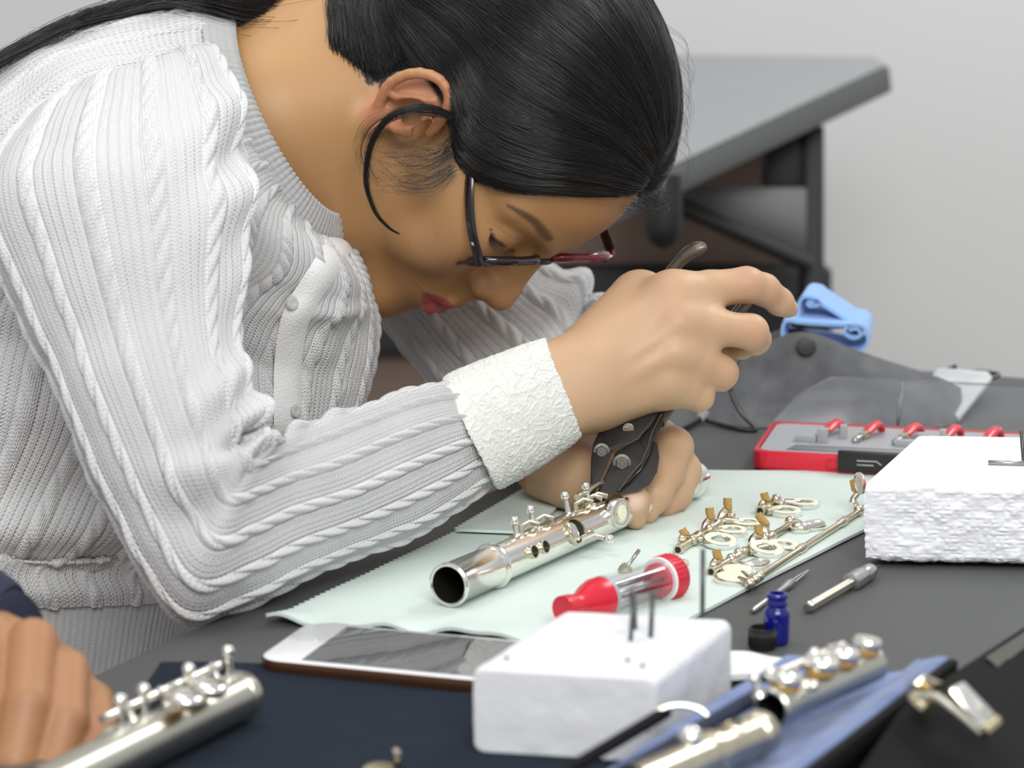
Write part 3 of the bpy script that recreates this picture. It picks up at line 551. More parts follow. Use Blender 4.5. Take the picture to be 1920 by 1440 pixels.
mb = MB(); chimney(mb, F2, F2.t(245, 1395), 80, R2, .0068, .0030); cc = mb.build('tone_hole', M['dullsilver'], f2)
mb = MB(); hole(mb, F2, F2.t(245, 1395), 80, R2, .0066, .0012); mb.build('opening', M['dark_bore'], cc)
mb = MB(); mb.tube(spline([T(742, 1432, TZ+.004), T(748, 1420, TZ+.010), T(741, 1407, TZ+.012)], 10), .0015, 8)
sk = thing('flute_key', T(735, 1445), 'small brass key arm on the navy cloth at the bottom edge', 'flute key'); mb.build('arm', M['tarnish'], sk)
MB().lathe(T(712, 1446, TZ+.004), V(0, 0, 1), [(-.001, .006), (.001, .0064), (.002, .005)], 24, cap0=True, cap1=True).build('key_cup', M['brass'], sk)
# ------------------------------------------------------------------ tissue and flute case on the right
ts = MB(); u = np.linspace(0, 1, 30)[:, None, None]; v = np.linspace(0, 1, 16)[None, :, None]
for k, (a, b, c, d) in enumerate((((1355, 1262), (1492, 1272), (1500, 1236), (1370, 1222)), ((1340, 1288), (1440, 1296), (1480, 1262), (1360, 1258)))):
    a, b, c, d = [T(*q, TZ+.003+.004*(1-k)) for q in (a, b, c, d)]
    G = (a*(1-u)+b*u)*(1-v)+(d*(1-u)+c*u)*v; G[..., 2] += .0012*noise(G, 90, 2+k)
    ts.grid(G, cv=False); H = G-V(0, 0, .0025); ts.grid(H[::-1], cv=False)
    for L_, K_ in ((G[0], H[0]), (G[-1], H[-1]), (G[:, 0], H[:, 0]), (G[:, -1], H[:, -1])): ts.grid(np.stack([L_, K_]), cv=False)
tag(ts.build('tissue', M['paper']), 'folded white tissue between the smooth foam block and the flute case', 'tissue')
# case: long black body running to the right-hand distance, blue velvet inside
zr_ = TZ+.030
e0, e1 = T(1490, 1470, zr_), T(1748, 1272, zr_); cx_ = nrm((e1-e0)*V(1, 1, 0)); cy_ = V(-cx_[1], cx_[0], 0)
if cy_@V(-1, 0, 0) < 0: cy_ = -cy_
Lc = np.linalg.norm(e1-e0); ca = e0-cx_*.12
fc = thing('flute_case', (ca+cx_*(Lc+.12)/2+cy_*.05)*V(1, 1, 0)+V(0, 0, TZ), 'open black flute case lined with blue velvet and a silver latch', 'case')
Lt = Lc+.150; zb = TZ+.001
def q(a, b, z): return ca+cx_*a+cy_*b+V(0, 0, z-zr_)
mm = MB(); mm.prism([q(0, 0, zb), q(Lt, 0, zb), q(Lt, .078, zb), q(0, .078, zb)], V(0, 0, .012))
mm.prism([q(0, 0, zb+.012), q(Lt, 0, zb+.012), q(Lt, .004, zb+.012), q(0, .004, zb+.012)], V(0, 0, .0165)); mm.build('shell', M['case'], fc, bevel=.001)
mm = MB(); n1_, n2_ = 60, 34; a_ = np.linspace(.0, Lt, n1_)[:, None]; b_ = np.linspace(.0042, .072, n2_)[None, :]
h = np.where(b_ < .016, .027+.0018*np.sin(b_*260), .0265-.0055*np.clip((b_-.016)/.006, 0, 1))+0*a_
h = h-.0055*np.exp(-((b_-.040)/.014)**2)-.004*np.clip((b_-.05)/.036, 0, 1)**2
G = ca+cx_*a_[..., None]+cy_*b_[..., None]+V(0, 0, 1)*(h+zb-zr_)[..., None]; G[..., 2] += .0007*noise(G, 70, 3)+.0003*noise(G, 260, 4)
mm.grid(G, cv=False); H = G.copy(); H[..., 2] = zb+.011
for L_, K_ in ((G[0], H[0]), (G[-1], H[-1]), (G[:, 0], H[:, 0]), (G[:, -1], H[:, -1])): mm.grid(np.stack([L_, K_]), cv=False)
mm.build('velvet_lining', M['velvet'], fc)
MB().tube([q(0, .074, zb+.0275), q(Lt*.62, .074, zb+.0255)], .0024, 10).build('rim', M['case'], fc)
# lid: hinged on the near right, its rim rising into the frame's right edge
l0, l1, l2 = P(1700, 1300, .80), P(1770, 1264, .835), P(1960, 1140, .93)
ldo = [P(1560, 1500, .74), P(1688, 1318, .80), P(1768, 1266, .84), P(1962, 1142, .96), P(1990, 1500, .76)]
MB().prism(ldo, V(.012, -.012, -.002)).build('lid', M['case'], fc, bevel=.003, seg=3)
MB().prism([P(1848, 1232, .868), P(1960, 1160, .93), P(1960, 1196, .92), P(1876, 1256, .862)], -FW*.002).build('lid_plate', mat('worn_lid', (.085, .085, .07), .6), fc)
la = thing('latch', P(1790, 1320, .775), 'silver latch lever hanging open on the black flute case', 'latch')
la.parent = None
lp = [P(1780, 1290, .775), P(1806, 1276, .785), P(1868, 1340, .775), P(1862, 1358, .77), P(1842, 1366, .765)]
mm = MB(); mm.prism(lp, -FW*.0024-UP*.001); lo_ = mm.build('latch_plate', M['silver'], fc, bevel=.0007)
MB().tube([P(1722, 1308, .785), P(1756, 1306, .78), P(1800, 1340, .772), P(1842, 1376, .765)], .0018, 10).build('latch_wire', M['dullsilver'], fc)
MB().tube([P(1842, 1374, .764), P(1868, 1352, .77)], .0024, 12).build('latch_roll', M['brass'], fc)
mm = MB(); mm.tube([P(1716, 1300, .79), P(1736, 1286, .795), P(1762, 1300, .785)], .0040, 12); mm.tube([P(1712, 1302, .788), P(1722, 1318, .786), P(1740, 1334, .78)], .0026, 10); mm.build('latch_hinge', M['brass'], fc)
bpy.data.objects.remove(la)
# keyed joint lying on the tissue side of the velvet
F3 = Tube(T(1446, 1330, zb+.030), T(1636, 1245, zb+.030)); R3 = .0068
f3 = thing('flute', F3.p(.04)*V(1, 1, 0)+V(0, 0, zb+.024), 'silver flute foot joint with stacked key cups lying in the blue case', 'flute')
MB().lathe(F3.a, F3.ax, [(.0, .0060), (-.0005, .0070), (.0004, .0078), (.006, .0078), (.0066, R3), (F3.L, R3)], 40, cap1=True).build('tube', M['dullsilver'], f3)
MB().lathe(F3.a, F3.ax, [(.0003, .0061), (.06, .0060)], 32, cap1=True).build('bore', M['dark_bore'], f3)
for px, py, r in ((1468, 1302, .0064), (1534, 1274, .0070), (1574, 1254, .0070), (1620, 1234, .0058)):
    t = F3.t(px, py+12); c = F3.p(t, 4, R3+.0026); n_ = nrm(F3.d(6)+.1*F3.ax)
    cu = MB().lathe(c, n_, [(-.0010, r*.94), (0, r), (.0012, r), (.0022, r*.88), (.0020, r*.62), (.0026, r*.54), (.0030, r*.2)], 30, cap0=True, cap1=True).build('key_cup', M['silver'], f3)
    MB().lathe(c, n_, [(-.0034, r*.86), (-.001, r*.9)], 26, cap0=True).build('pad', M['cork'], cu)
for px, py in ((1421, 1288), (1452, 1276), (1530, 1232), (1495, 1300)):
    t = F3.t(px, py+20); mb = MB(); post(mb, F3, t, -22 if py < 1300 else 50, R3, .0058 if py < 1300 else .0032, .0022, .0026); mb.build('post', M['silver'], f3)
MB().tube([F3.p(.002, -26, R3+.0042), F3.p(F3.L*.8, -26, R3+.0042)], .0018, 10).build('rod', M['silver'], f3)
F4 = Tube(T(1432, 1372, zb+.0275), T(1215, 1466, zb+.0275)); R4 = .0072
f4 = thing('flute', F4.p(.04)*V(1, 1, 0)+V(0, 0, zb+.019), 'yellowed flute joint lying beneath the black cleaning rod', 'flute')
MB().lathe(F4.a, F4.ax, [(-.001, .006), (0, .0076), (.001, .0082), (.006, .0081), (.007, R4), (F4.L*.44, R4), (F4.L*.45, .0084), (F4.L*.50, .0084), (F4.L*.51, R4), (F4.L*1.1, R4)], 40, cap0=True).build('tube', M['tarnish'], f4)
mb = MB(); chimney(mb, F4, F4.L*.28, 8, R4, .0048, .0008); cc = mb.build('tone_hole', M['tarnish'], f4)
mb = MB(); hole(mb, F4, F4.L*.28, 8, R4, .0046, .0004); mb.build('opening', M['dark_bore'], cc)
mb = MB(); mb.ball(F4.p(F4.L*.62, 10, R4+.001), .0045); mb.build('stud', M['silver'], f4)
rod = MB().tube([T(1165, 1452, TZ+.028), T(1425, 1302, TZ+.028)], .0029, 12).build('cleaning_rod', M['sleeve_navy'])
tag(rod, 'thin black cleaning rod slanting past the smooth foam block', 'rod')
rg = [T(1275, 1368, TZ+.022)+V(math.cos(a)*.012, math.sin(a)*.004, math.sin(a)*.008) for a in np.linspace(.1, 3.3, 20)]
tag(MB().tube(rg, .0011, 8).build('wire_loop', M['dullsilver']), 'thin wire loop behind the black cleaning rod', 'wire')
# ------------------------------------------------------------------ parallel pliers
pl = thing('pliers', P(1120, 935, 1.165), 'worn black parallel pliers held in the woman\'s right hand', 'pliers')
dj = 1.167
def plate(px, d0, th, m, name, par=pl, slope=.10, bev=.0007):
    return MB().prism([P(x, y, d0+(935-y)/400*slope) for x, y in px], -FW*th).build(name, m, par, bevel=bev)
plate([(1100, 932), (1107, 905), (1108, 860), (1112, 832), (1124, 808), (1142, 790), (1168, 776), (1190, 800), (1180, 830), (1157, 838), (1148, 845), (1116, 920), (1108, 936)], dj, .0045, M['plier'], 'jaw')
plate([(1110, 936), (1120, 922), (1156, 846), (1176, 836), (1196, 824), (1210, 846), (1200, 872), (1180, 898), (1155, 918), (1122, 938)], dj+.001, .0048, M['plier'], 'jaw')
plate([(1128, 812), (1148, 786), (1186, 766), (1232, 760), (1234, 776), (1218, 802), (1194, 824), (1172, 834), (1157, 836), (1142, 846), (1130, 842)], dj-.002, .0030, M['plier'], 'cheek_plate')
plate([(1196, 826), (1216, 800), (1236, 776), (1246, 770), (1240, 800), (1222, 828), (1218, 852), (1200, 880), (1176, 902), (1156, 922), (1196, 872), (1208, 846)], dj+.002, .0034, M['plier'], 'handle_root')
plate([(1156, 922), (1178, 904), (1202, 880), (1220, 850), (1224, 826), (1232, 830), (1236, 856), (1232, 884), (1218, 908), (1196, 920), (1172, 923)], dj+.004, .0034, M['plier'], 'rear_cheek')
for line in ([(1145, 845), (1160, 836), (1178, 832), (1196, 822), (1212, 802), (1226, 784)], [(1160, 920), (1186, 886), (1202, 868), (1214, 840), (1222, 812), (1240, 776)]):
    MB().tube([P(x, y, dj-.0055+(935-y)/400*.10) for x, y in line], .0004, 6).build('worn_edge', M['plier_edge'], pl)
for x, y, r in ((1128, 847, .0030), (1166, 869, .0033)):
    c = P(x, y, dj-.004+(935-y)/400*.10); nt = MB().lathe(c, -FW, [(0, r*1.5), (.0006, r*1.5), (.0008, r*1.25)], 26, cap0=True, cap1=True).build('washer', M['plier_edge'], pl)
    MB().lathe(c, -FW, [(.0006, r*1.15), (.0022, r*1.12), (.0026, r*.9), (.0026, r*.55), (.0030, r*.5)], 6, cap1=True).build('nut', M['plier_edge'], nt, smooth=False)
c = P(1178, 804, dj-.0052+(935-804)/400*.10); MB().lathe(c, -FW, [(0, .0033), (.0006, .0031), (.0008, .001)], 20, cap1=True).build('rivet', M['handle'], pl)
MB().tube(spline([P(1225, 790, dj+.044), P(1222, 700, dj+.072), P(1222, 600, dj+.080), P(1240, 540, dj+.076), P(1262, 505, dj+.070), P(1292, 474, dj+.066), P(1323, 461, dj+.062)], 40), [.0042]*30+[.0046, .0047, .0048, .0048, .0047, .0046, .0044, .004, .0034, .002], 12, flat=(RT, .8)).build('handle', M['handle'], pl)
MB().tube(spline([P(1236, 792, dj+.044), P(1285, 720, dj+.062), P(1338, 655, dj+.070), P(1372, 600, dj+.075), P(1398, 568, dj+.076), P(1404, 562, dj+.076)], 40), [.0042]*34+[.0045, .0045, .0043, .004, .0034, .002], 12, flat=(RT, .8)).build('handle', M['handle'], pl)
# ------------------------------------------------------------------ smooth solid bodies: blended volumes turned into one skin
def smin(a, b, k): h = np.maximum(k-np.abs(a-b), 0)/k; return np.minimum(a, b)-h*h*k*.25
def cone(a, b, ra, rb):
    a = np.asarray(a, float); b = np.asarray(b, float); ab = b-a; l = ab@ab
    def f(p):
        t = np.clip((p-a)@ab/l, 0, 1); return np.linalg.norm(p-a-t[:, None]*ab, axis=1)-(ra+(rb-ra)*t)
    return f
def ell(c, r, R=None):
    c = np.asarray(c, float); r = np.asarray(r, float)
    def f(p):
        q = p-c
        if R is not None: q = q@R
        k0 = np.linalg.norm(q/r, axis=1); k1 = np.linalg.norm(q/(r*r), axis=1)+1e-9; return k0*(k0-1)/k1
    return f
class Group:                                             # prims in a local frame; bounding sphere in the room
    def __init__(s, o=None, R=None, sc=1.0, c=None, r=9.0): s.o, s.R, s.sc, s.c, s.r, s.pr = o, R, sc, c, r, []
    def add(s, f, k=.004, op='u'): s.pr.append((f, k, op)); return s
    def local(s, p): return p if s.o is None else (p-s.o)@s.R/s.sc
    def ev(s, p, c=None, rad=0):
        q = s.local(p); d = None; qc = None if c is None else s.local(c[None])
        for f, k, op in s.pr:
            if qc is not None and f(qc)[0] > rad/s.sc*1.8+k+.006/s.sc: continue
            e = f(q); d = np.full(len(q), 1.0/s.sc) if d is None and op == 's' else d; d = e if d is None else (smin(d, e, k) if op == 'u' else -smin(-d, e, k))
        return np.full(len(q), 1.0) if d is None else d*s.sc
def field(groups, k):
    def f(p, c=None, rad=0):
        d = np.full(len(p), 1.0)
        for g in groups:
            if c is not None and np.linalg.norm(g.c-c) > g.r+rad+.02: continue
            d = smin(d, g.ev(p, c, rad), k)
        return d
    return f
def polygonize(f, lo, hi, h, B=16):
    lo = np.asarray(lo, float); nb = np.ceil((np.asarray(hi)-lo)/(B*h)).astype(int); big = nb*B+2
    ids = np.stack(np.meshgrid(*[np.arange(k) for k in nb], indexing='ij'), -1).reshape(-1, 3)
    g = np.arange(B+1); gi = np.stack(np.meshgrid(g, g, g, indexing='ij'), -1).reshape(-1, 3)
    key = lambda c: (c[:, 0]*big[1]+c[:, 1])*big[2]+c[:, 2]
    CK, CP, Q = [], [], []
    off = np.array([[x, y, z] for x in (0, 1) for y in (0, 1) for z in (0, 1)])
    edges = [(a, b) for a in range(8) for b in range(a+1, 8) if np.abs(off[a]-off[b]).sum() == 1]
    d0 = f(lo+(ids+.5)*B*h); ids = ids[np.abs(d0) < B*h*1.7+.006]
    for i3 in ids:
        gl = gi+i3*B; v = f(lo+gl*h, lo+(i3+.5)*B*h, B*h*.87).reshape(B+1, B+1, B+1)
        if v.min() > 0 or v.max() < 0: continue
        s = v < 0; cv = np.stack([v[x:x+B, y:y+B, z:z+B] for x, y, z in off], -1).reshape(-1, 8); sg = cv < 0
        mix = sg.any(1) & ~sg.all(1); cc = gi.reshape(B+1, B+1, B+1, 3)[:B, :B, :B].reshape(-1, 3)[mix]; cv = cv[mix]
        acc = np.zeros((len(cv), 3)); n = np.zeros(len(cv))
        for a, b in edges:
            m = (cv[:, a] < 0) != (cv[:, b] < 0); t = np.where(m, cv[:, a]/np.where(m, cv[:, a]-cv[:, b], 1), 0)
            acc += np.where(m[:, None], off[a]+t[:, None]*(off[b]-off[a]), 0); n += m
        gc = cc+i3*B; CK.append(key(gc+1)); CP.append(lo+(gc+acc/n[:, None])*h)
        for ax in range(3):
            sl = [slice(0, B)]*3; s2 = list(sl); s2[ax] = slice(1, B+1); a = s[tuple(sl)]; b = s[tuple(s2)]
            m = np.argwhere(a != b)
            if not len(m): continue
            fl_ = a[tuple(m.T)]; e = m+i3*B+1; u = np.zeros(3, int); w_ = np.zeros(3, int); u[(ax+1) % 3] = 1; w_[(ax+2) % 3] = 1
            qd = np.stack([key(e), key(e-u), key(e-u-w_), key(e-w_)], 1); qd[~fl_] = qd[~fl_][:, ::-1]; Q.append(qd)
    ck = np.concatenate(CK); cp = np.concatenate(CP); q = np.concatenate(Q); o = np.argsort(ck); ck = ck[o]; cp = cp[o]
    ix = np.minimum(np.searchsorted(ck, q), len(ck)-1); ok = (ck[ix] == q).all(1); q = ix[ok]
    for it in range(3):                                  # relax the vertices a little along the surface
        a = np.zeros_like(cp); n = np.zeros(len(cp))
        for i in range(4):
            np.add.at(a, q[:, i], cp[q[:, (i+1) % 4]]); np.add.at(n, q[:, i], 1)
        cp = np.where(n[:, None] > 0, cp+(a/np.maximum(n, 1)[:, None]-cp)*(.55 if it % 2 == 0 else -.45 if it == 1 else .4), cp)
    return cp, q
# ------------------------------------------------------------------ the woman
HO = P(872.5, 247, 1.29); HR = np.array([[.3937, .8525, .3437], [.9157, -.3311, -.2277], [-.0803, .4044, -.911]]); HS = .935/1000
def hp(x, y, z): return HO+HR@(V(x, y, z)*HS)            # head frame in mm: x her left, y up, z forward
woman = thing('person', (-.12, 1.25, 0), 'woman in a white cable knit cardigan and glasses bending over a flute with pliers', 'person')
hd = Group(HO, HR, HS, hp(0, 10, 10), .18)
A_ = hd.add
A_(ell((0, 45, -8), (72, 84, 96))); A_(ell((0, 48, 26), (62, 52, 61)), 20); A_(ell((0, -12, 26), (60, 72, 58)), 16)
for s in (-1, 1):
    A_(cone((s*47, -56, 6), (s*14, -88, 62), 22, 18), 26); A_(ell((s*37, -22, 56), (25, 30, 26)), 20); A_(cone((s*58, 0, 34), (s*42, -2, 64), 14, 14), 18)
    A_(cone((s*11, 33, 82), (s*46, 34, 62), 7, 8), 14)
A_(ell((0, -90, 71), (21, 15, 15)), 18); A_(ell((0, -52, 70), (30, 26, 25)), 18)
for s in (-1, 1):
    A_(ell((s*32, 20, 90), (14, 7, 9)), 12, 's'); A_(ell((s*31, 15, 69), (15.5, 13, 13.5)), 5); A_(ell((s*28, 2, 71), (17, 9, 11)), 9)
A_(cone((0, 14, 80), (0, -22, 86), 9, 12), 9); A_(cone((0, 26, 82), (0, -6, 98), 7, 8.5), 10); A_(ell((0, -16, 102), (11, 10, 11)), 9)
for s in (-1, 1):
    A_(ell((s*13, -20, 94), (7.5, 7, 9)), 6); A_(ell((s*6.0, -30, 99), (3.0, 2.6, 4.5)), 2, 's')
A_(cone((0, -30, 94), (0, -42, 94), 6, 5), 8)
for s in (-1, 1):                                        # lips
    A_(cone((s*23, -53, 82), (s*7, -47.5, 95), 2.5, 4.4), 3); A_(cone((s*23, -54, 81.5), (s*8, -60, 92.5), 2.5, 5.4), 3)
A_(cone((-7, -47.5, 95), (7, -47.5, 95), 4.4, 4.4), 2.5); A_(cone((-8, -60, 92.5), (8, -60, 92.5), 5.4, 5.4), 3)
A_(cone((-22, -53.6, 88.5), (22, -53.6, 88.5), .6, .6), 2.0, 's'); A_(cone((-12, -53.4, 99), (12, -53.4, 99), .9, .9), 2.0, 's')
for s in (-1, 1):                                        # ears
    e = [(s*72, 8, 6), (s*78, 22, 2), (s*82, 32, -7), (s*86, 30, -19), (s*88, 18, -27), (s*87, 2, -28), (s*83, -10, -22), (s*78, -21, -13)]
    A_(ell((s*76, 6, -14), (5, 26, 14), None), 4)
    e2 = spline(e, 18)
    for i in range(17): A_(cone(e2[i], e2[i+1], 3.3, 3.3), 1.5)
    A_(ell((s*78, -19, -13), (4.5, 9, 7)), 4); A_(cone((s*81, 20, -10), (s*84, 0, -20), 2.6, 2.8), 3)
    A_(ell((s*80, 2, -9), (8, 12, 8)), 3, 's'); A_(cone((s*75, -4, 1), (s*77, -10, -3), 3.5, 3), 3); A_(ell((s*84, 22, -14), (3.5, 6, 5)), 3, 's')
nk = Group(c=P(600, 240, 1.29), r=.20)
nb0 = P(520, 235, 1.275)
nk.add(cone(nb0, hp(0, -18, -34), .058, .052)); nk.add(cone(P(470, 60, 1.29), hp(0, -5, -62), .035, .040), .03); nk.add(cone(P(628, 405, 1.285), hp(6, -48, 6), .022, .020), .05)
tr = Group(c=P(250, 600, 1.25), r=.45)
tr.add(cone(nb0, P(330, 420, 1.28), .045, .05)); tr.add(cone(P(330, 420, 1.28), P(60, 1000, 1.30), .05, .05), .02)
tr.add(cone(P(330, 300, 1.25), P(240, 290, 1.14), .03, .025), .02); tr.add(cone(P(240, 290, 1.14), P(385, 985, 1.03), .024, .022), .02); tr.add(cone(P(385, 985, 1.03), P(560, 935, 1.062), .018, .012), .004); tr.add(cone(P(560, 935, 1.062), P(760, 872, 1.118), .012, .012), .003); tr.add(cone(P(760, 872, 1.118), P(880, 818, 1.155), .012, .014), .003)
tr.add(cone(P(400, 300, 1.30), P(640, 360, 1.40), .035, .03), .02); tr.add(cone(P(640, 370, 1.40), P(965, 655, 1.435), .022, .014), .005); tr.add(cone(P(965, 655, 1.435), P(1025, 800, 1.27), .014, .018), .005)
rh = Group(c=P(1230, 650, 1.20), r=.15)
def chain(g, pts, k0, k=.0015):
    for i in range(len(pts)-1):
        (x0, y0, d0, r0), (x1, y1, d1, r1) = pts[i], pts[i+1]; g.add(cone(P(x0, y0, d0), P(x1, y1, d1), r0, r1), k0 if i == 0 else k)
chain(rh, [(880, 818, 1.155, .014), (960, 785, 1.170, .0165), (1010, 762, 1.177, .0200), (1085, 728, 1.188, .0195)], .004)
rh.add(cone(P(1030, 705, 1.183), P(1105, 690, 1.190), .0175, .0165), .012); rh.add(cone(P(1040, 772, 1.178), P(1115, 744, 1.187), .0140, .0135), .010)
MC = [(1262, 556, 1.208), (1268, 608, 1.200), (1262, 664, 1.198), (1245, 716, 1.200)]
for (x, y, d), (x0, y0) in zip(MC, ((1110, 688), (1110, 708), (1110, 728), (1112, 743))): rh.add(cone(P(x0, y0, 1.193), P(x, y, d-.0005), .0140, .0120 if y < 700 else .0110), .006)
rh.add(cone(P(1110, 735, 1.205), P(1235, 650, 1.226), .018, .016), .02)
rh.add(cone(P(1120, 740, 1.205), P(1235, 730, 1.214), .0125, .0105), .015)
for (x, y, d), (x0, y0) in list(zip(MC, ((1130, 682), (1130, 704), (1130, 726), (1130, 742))))[:3]:     # tendons and knuckles
    rh.add(cone(P(x0, y0, 1.1815), P(x, y, d-.0098), .0030, .0034), .005)
for x, y, d in MC: rh.add(ell(P(x+4, y, d-.0040), (.0105, .0100, .0092)), .004)
rh.add(cone(P(1150, 640, 1.215), P(1203, 560, 1.236), .013, .0105), .02)                 # root of the thumb
rh.add(cone(P(1090, 688, 1.198), P(1192, 562, 1.230), .0150, .0120), .02)
chain(rh, [(1203, 560, 1.238, .0100), (1240, 590, 1.262, .0100), (1250, 650, 1.264, .0088)], .012)
chain(rh, [(1262, 554, 1.209, .0118), (1330, 543, 1.216, .0104), (1400, 534, 1.222, .0098), (1432, 543, 1.230, .0088), (1462, 566, 1.240, .0076), (1478, 578, 1.246, .0058)], .012, .003)
chain(rh, [(1268, 606, 1.201, .0115), (1340, 614, 1.205, .0098), (1408, 622, 1.212, .0095), (1416, 636, 1.228, .0085), (1390, 648, 1.246, .0075), (1365, 646, 1.252, .0064)], .012, .003)
chain(rh, [(1262, 662, 1.199, .0108), (1310, 680, 1.203, .0095), (1352, 699, 1.210, .0093), (1352, 706, 1.230, .0080), (1325, 700, 1.244, .0070)], .012, .003)
chain(rh, [(1245, 716, 1.201, .0102), (1285, 732, 1.204, .0085), (1311, 744, 1.209, .0080), (1308, 748, 1.224, .0070), (1285, 735, 1.236, .0062)], .010, .003)
lh = Group(c=P(1160, 860, 1.24), r=.14)
chain(lh, [(1025, 800, 1.27, .021), (1030, 850, 1.255, .021), (1060, 850, 1.250, .021)], .02)
lh.add(cone(P(1050, 850, 1.250), P(1180, 815, 1.262), .022, .016), .015); lh.add(cone(P(1052, 880, 1.240), P(1095, 895, 1.222), .019, .017), .015); lh.add(cone(P(1060, 850, 1.255), P(1205, 800, 1.285), .02, .013), .015)
chain(lh, [(1075, 890, 1.226, .0165), (1125, 890, 1.212, .0115), (1170, 914, 1.189, .0098), (1187, 943, 1.183, .0088), (1191, 971, 1.185, .0064)], .012, .003)
chain(lh, [(1185, 800, 1.262, .0125), (1235, 822, 1.255, .0112), (1262, 838, 1.240, .0112), (1246, 886, 1.220, .0108), (1225, 928, 1.206, .0098), (1210, 963, 1.202, .0068)], .010, .003)
chain(lh, [(1200, 800, 1.285, .0120), (1262, 850, 1.270, .0112), (1276, 884, 1.246, .0116), (1262, 922, 1.230, .0110), (1241, 944, 1.223, .0094)], .010, .003)
chain(lh, [(1210, 800, 1.300, .0110), (1260, 860, 1.300, .0100), (1268, 900, 1.294, .0095), (1250, 935, 1.285, .0080)], .010, .003)
GR = [hd, nk, tr, rh, lh]; FB = field(GR, .010)
allp = np.array([P(-60, 1100, 1.42), P(60, 100, 1.1), P(1500, 500, 1.25), hp(0, 135, 0), hp(0, 0, -115), hp(90, 0, 0), P(400, 1050, 1.0), hp(-95, 0, 0), P(1290, 990, 1.2), P(60, 1150, 1.25)])
BV, BQ = polygonize(FB, allp.min(0)-.03, allp.max(0)+.03, .00155)
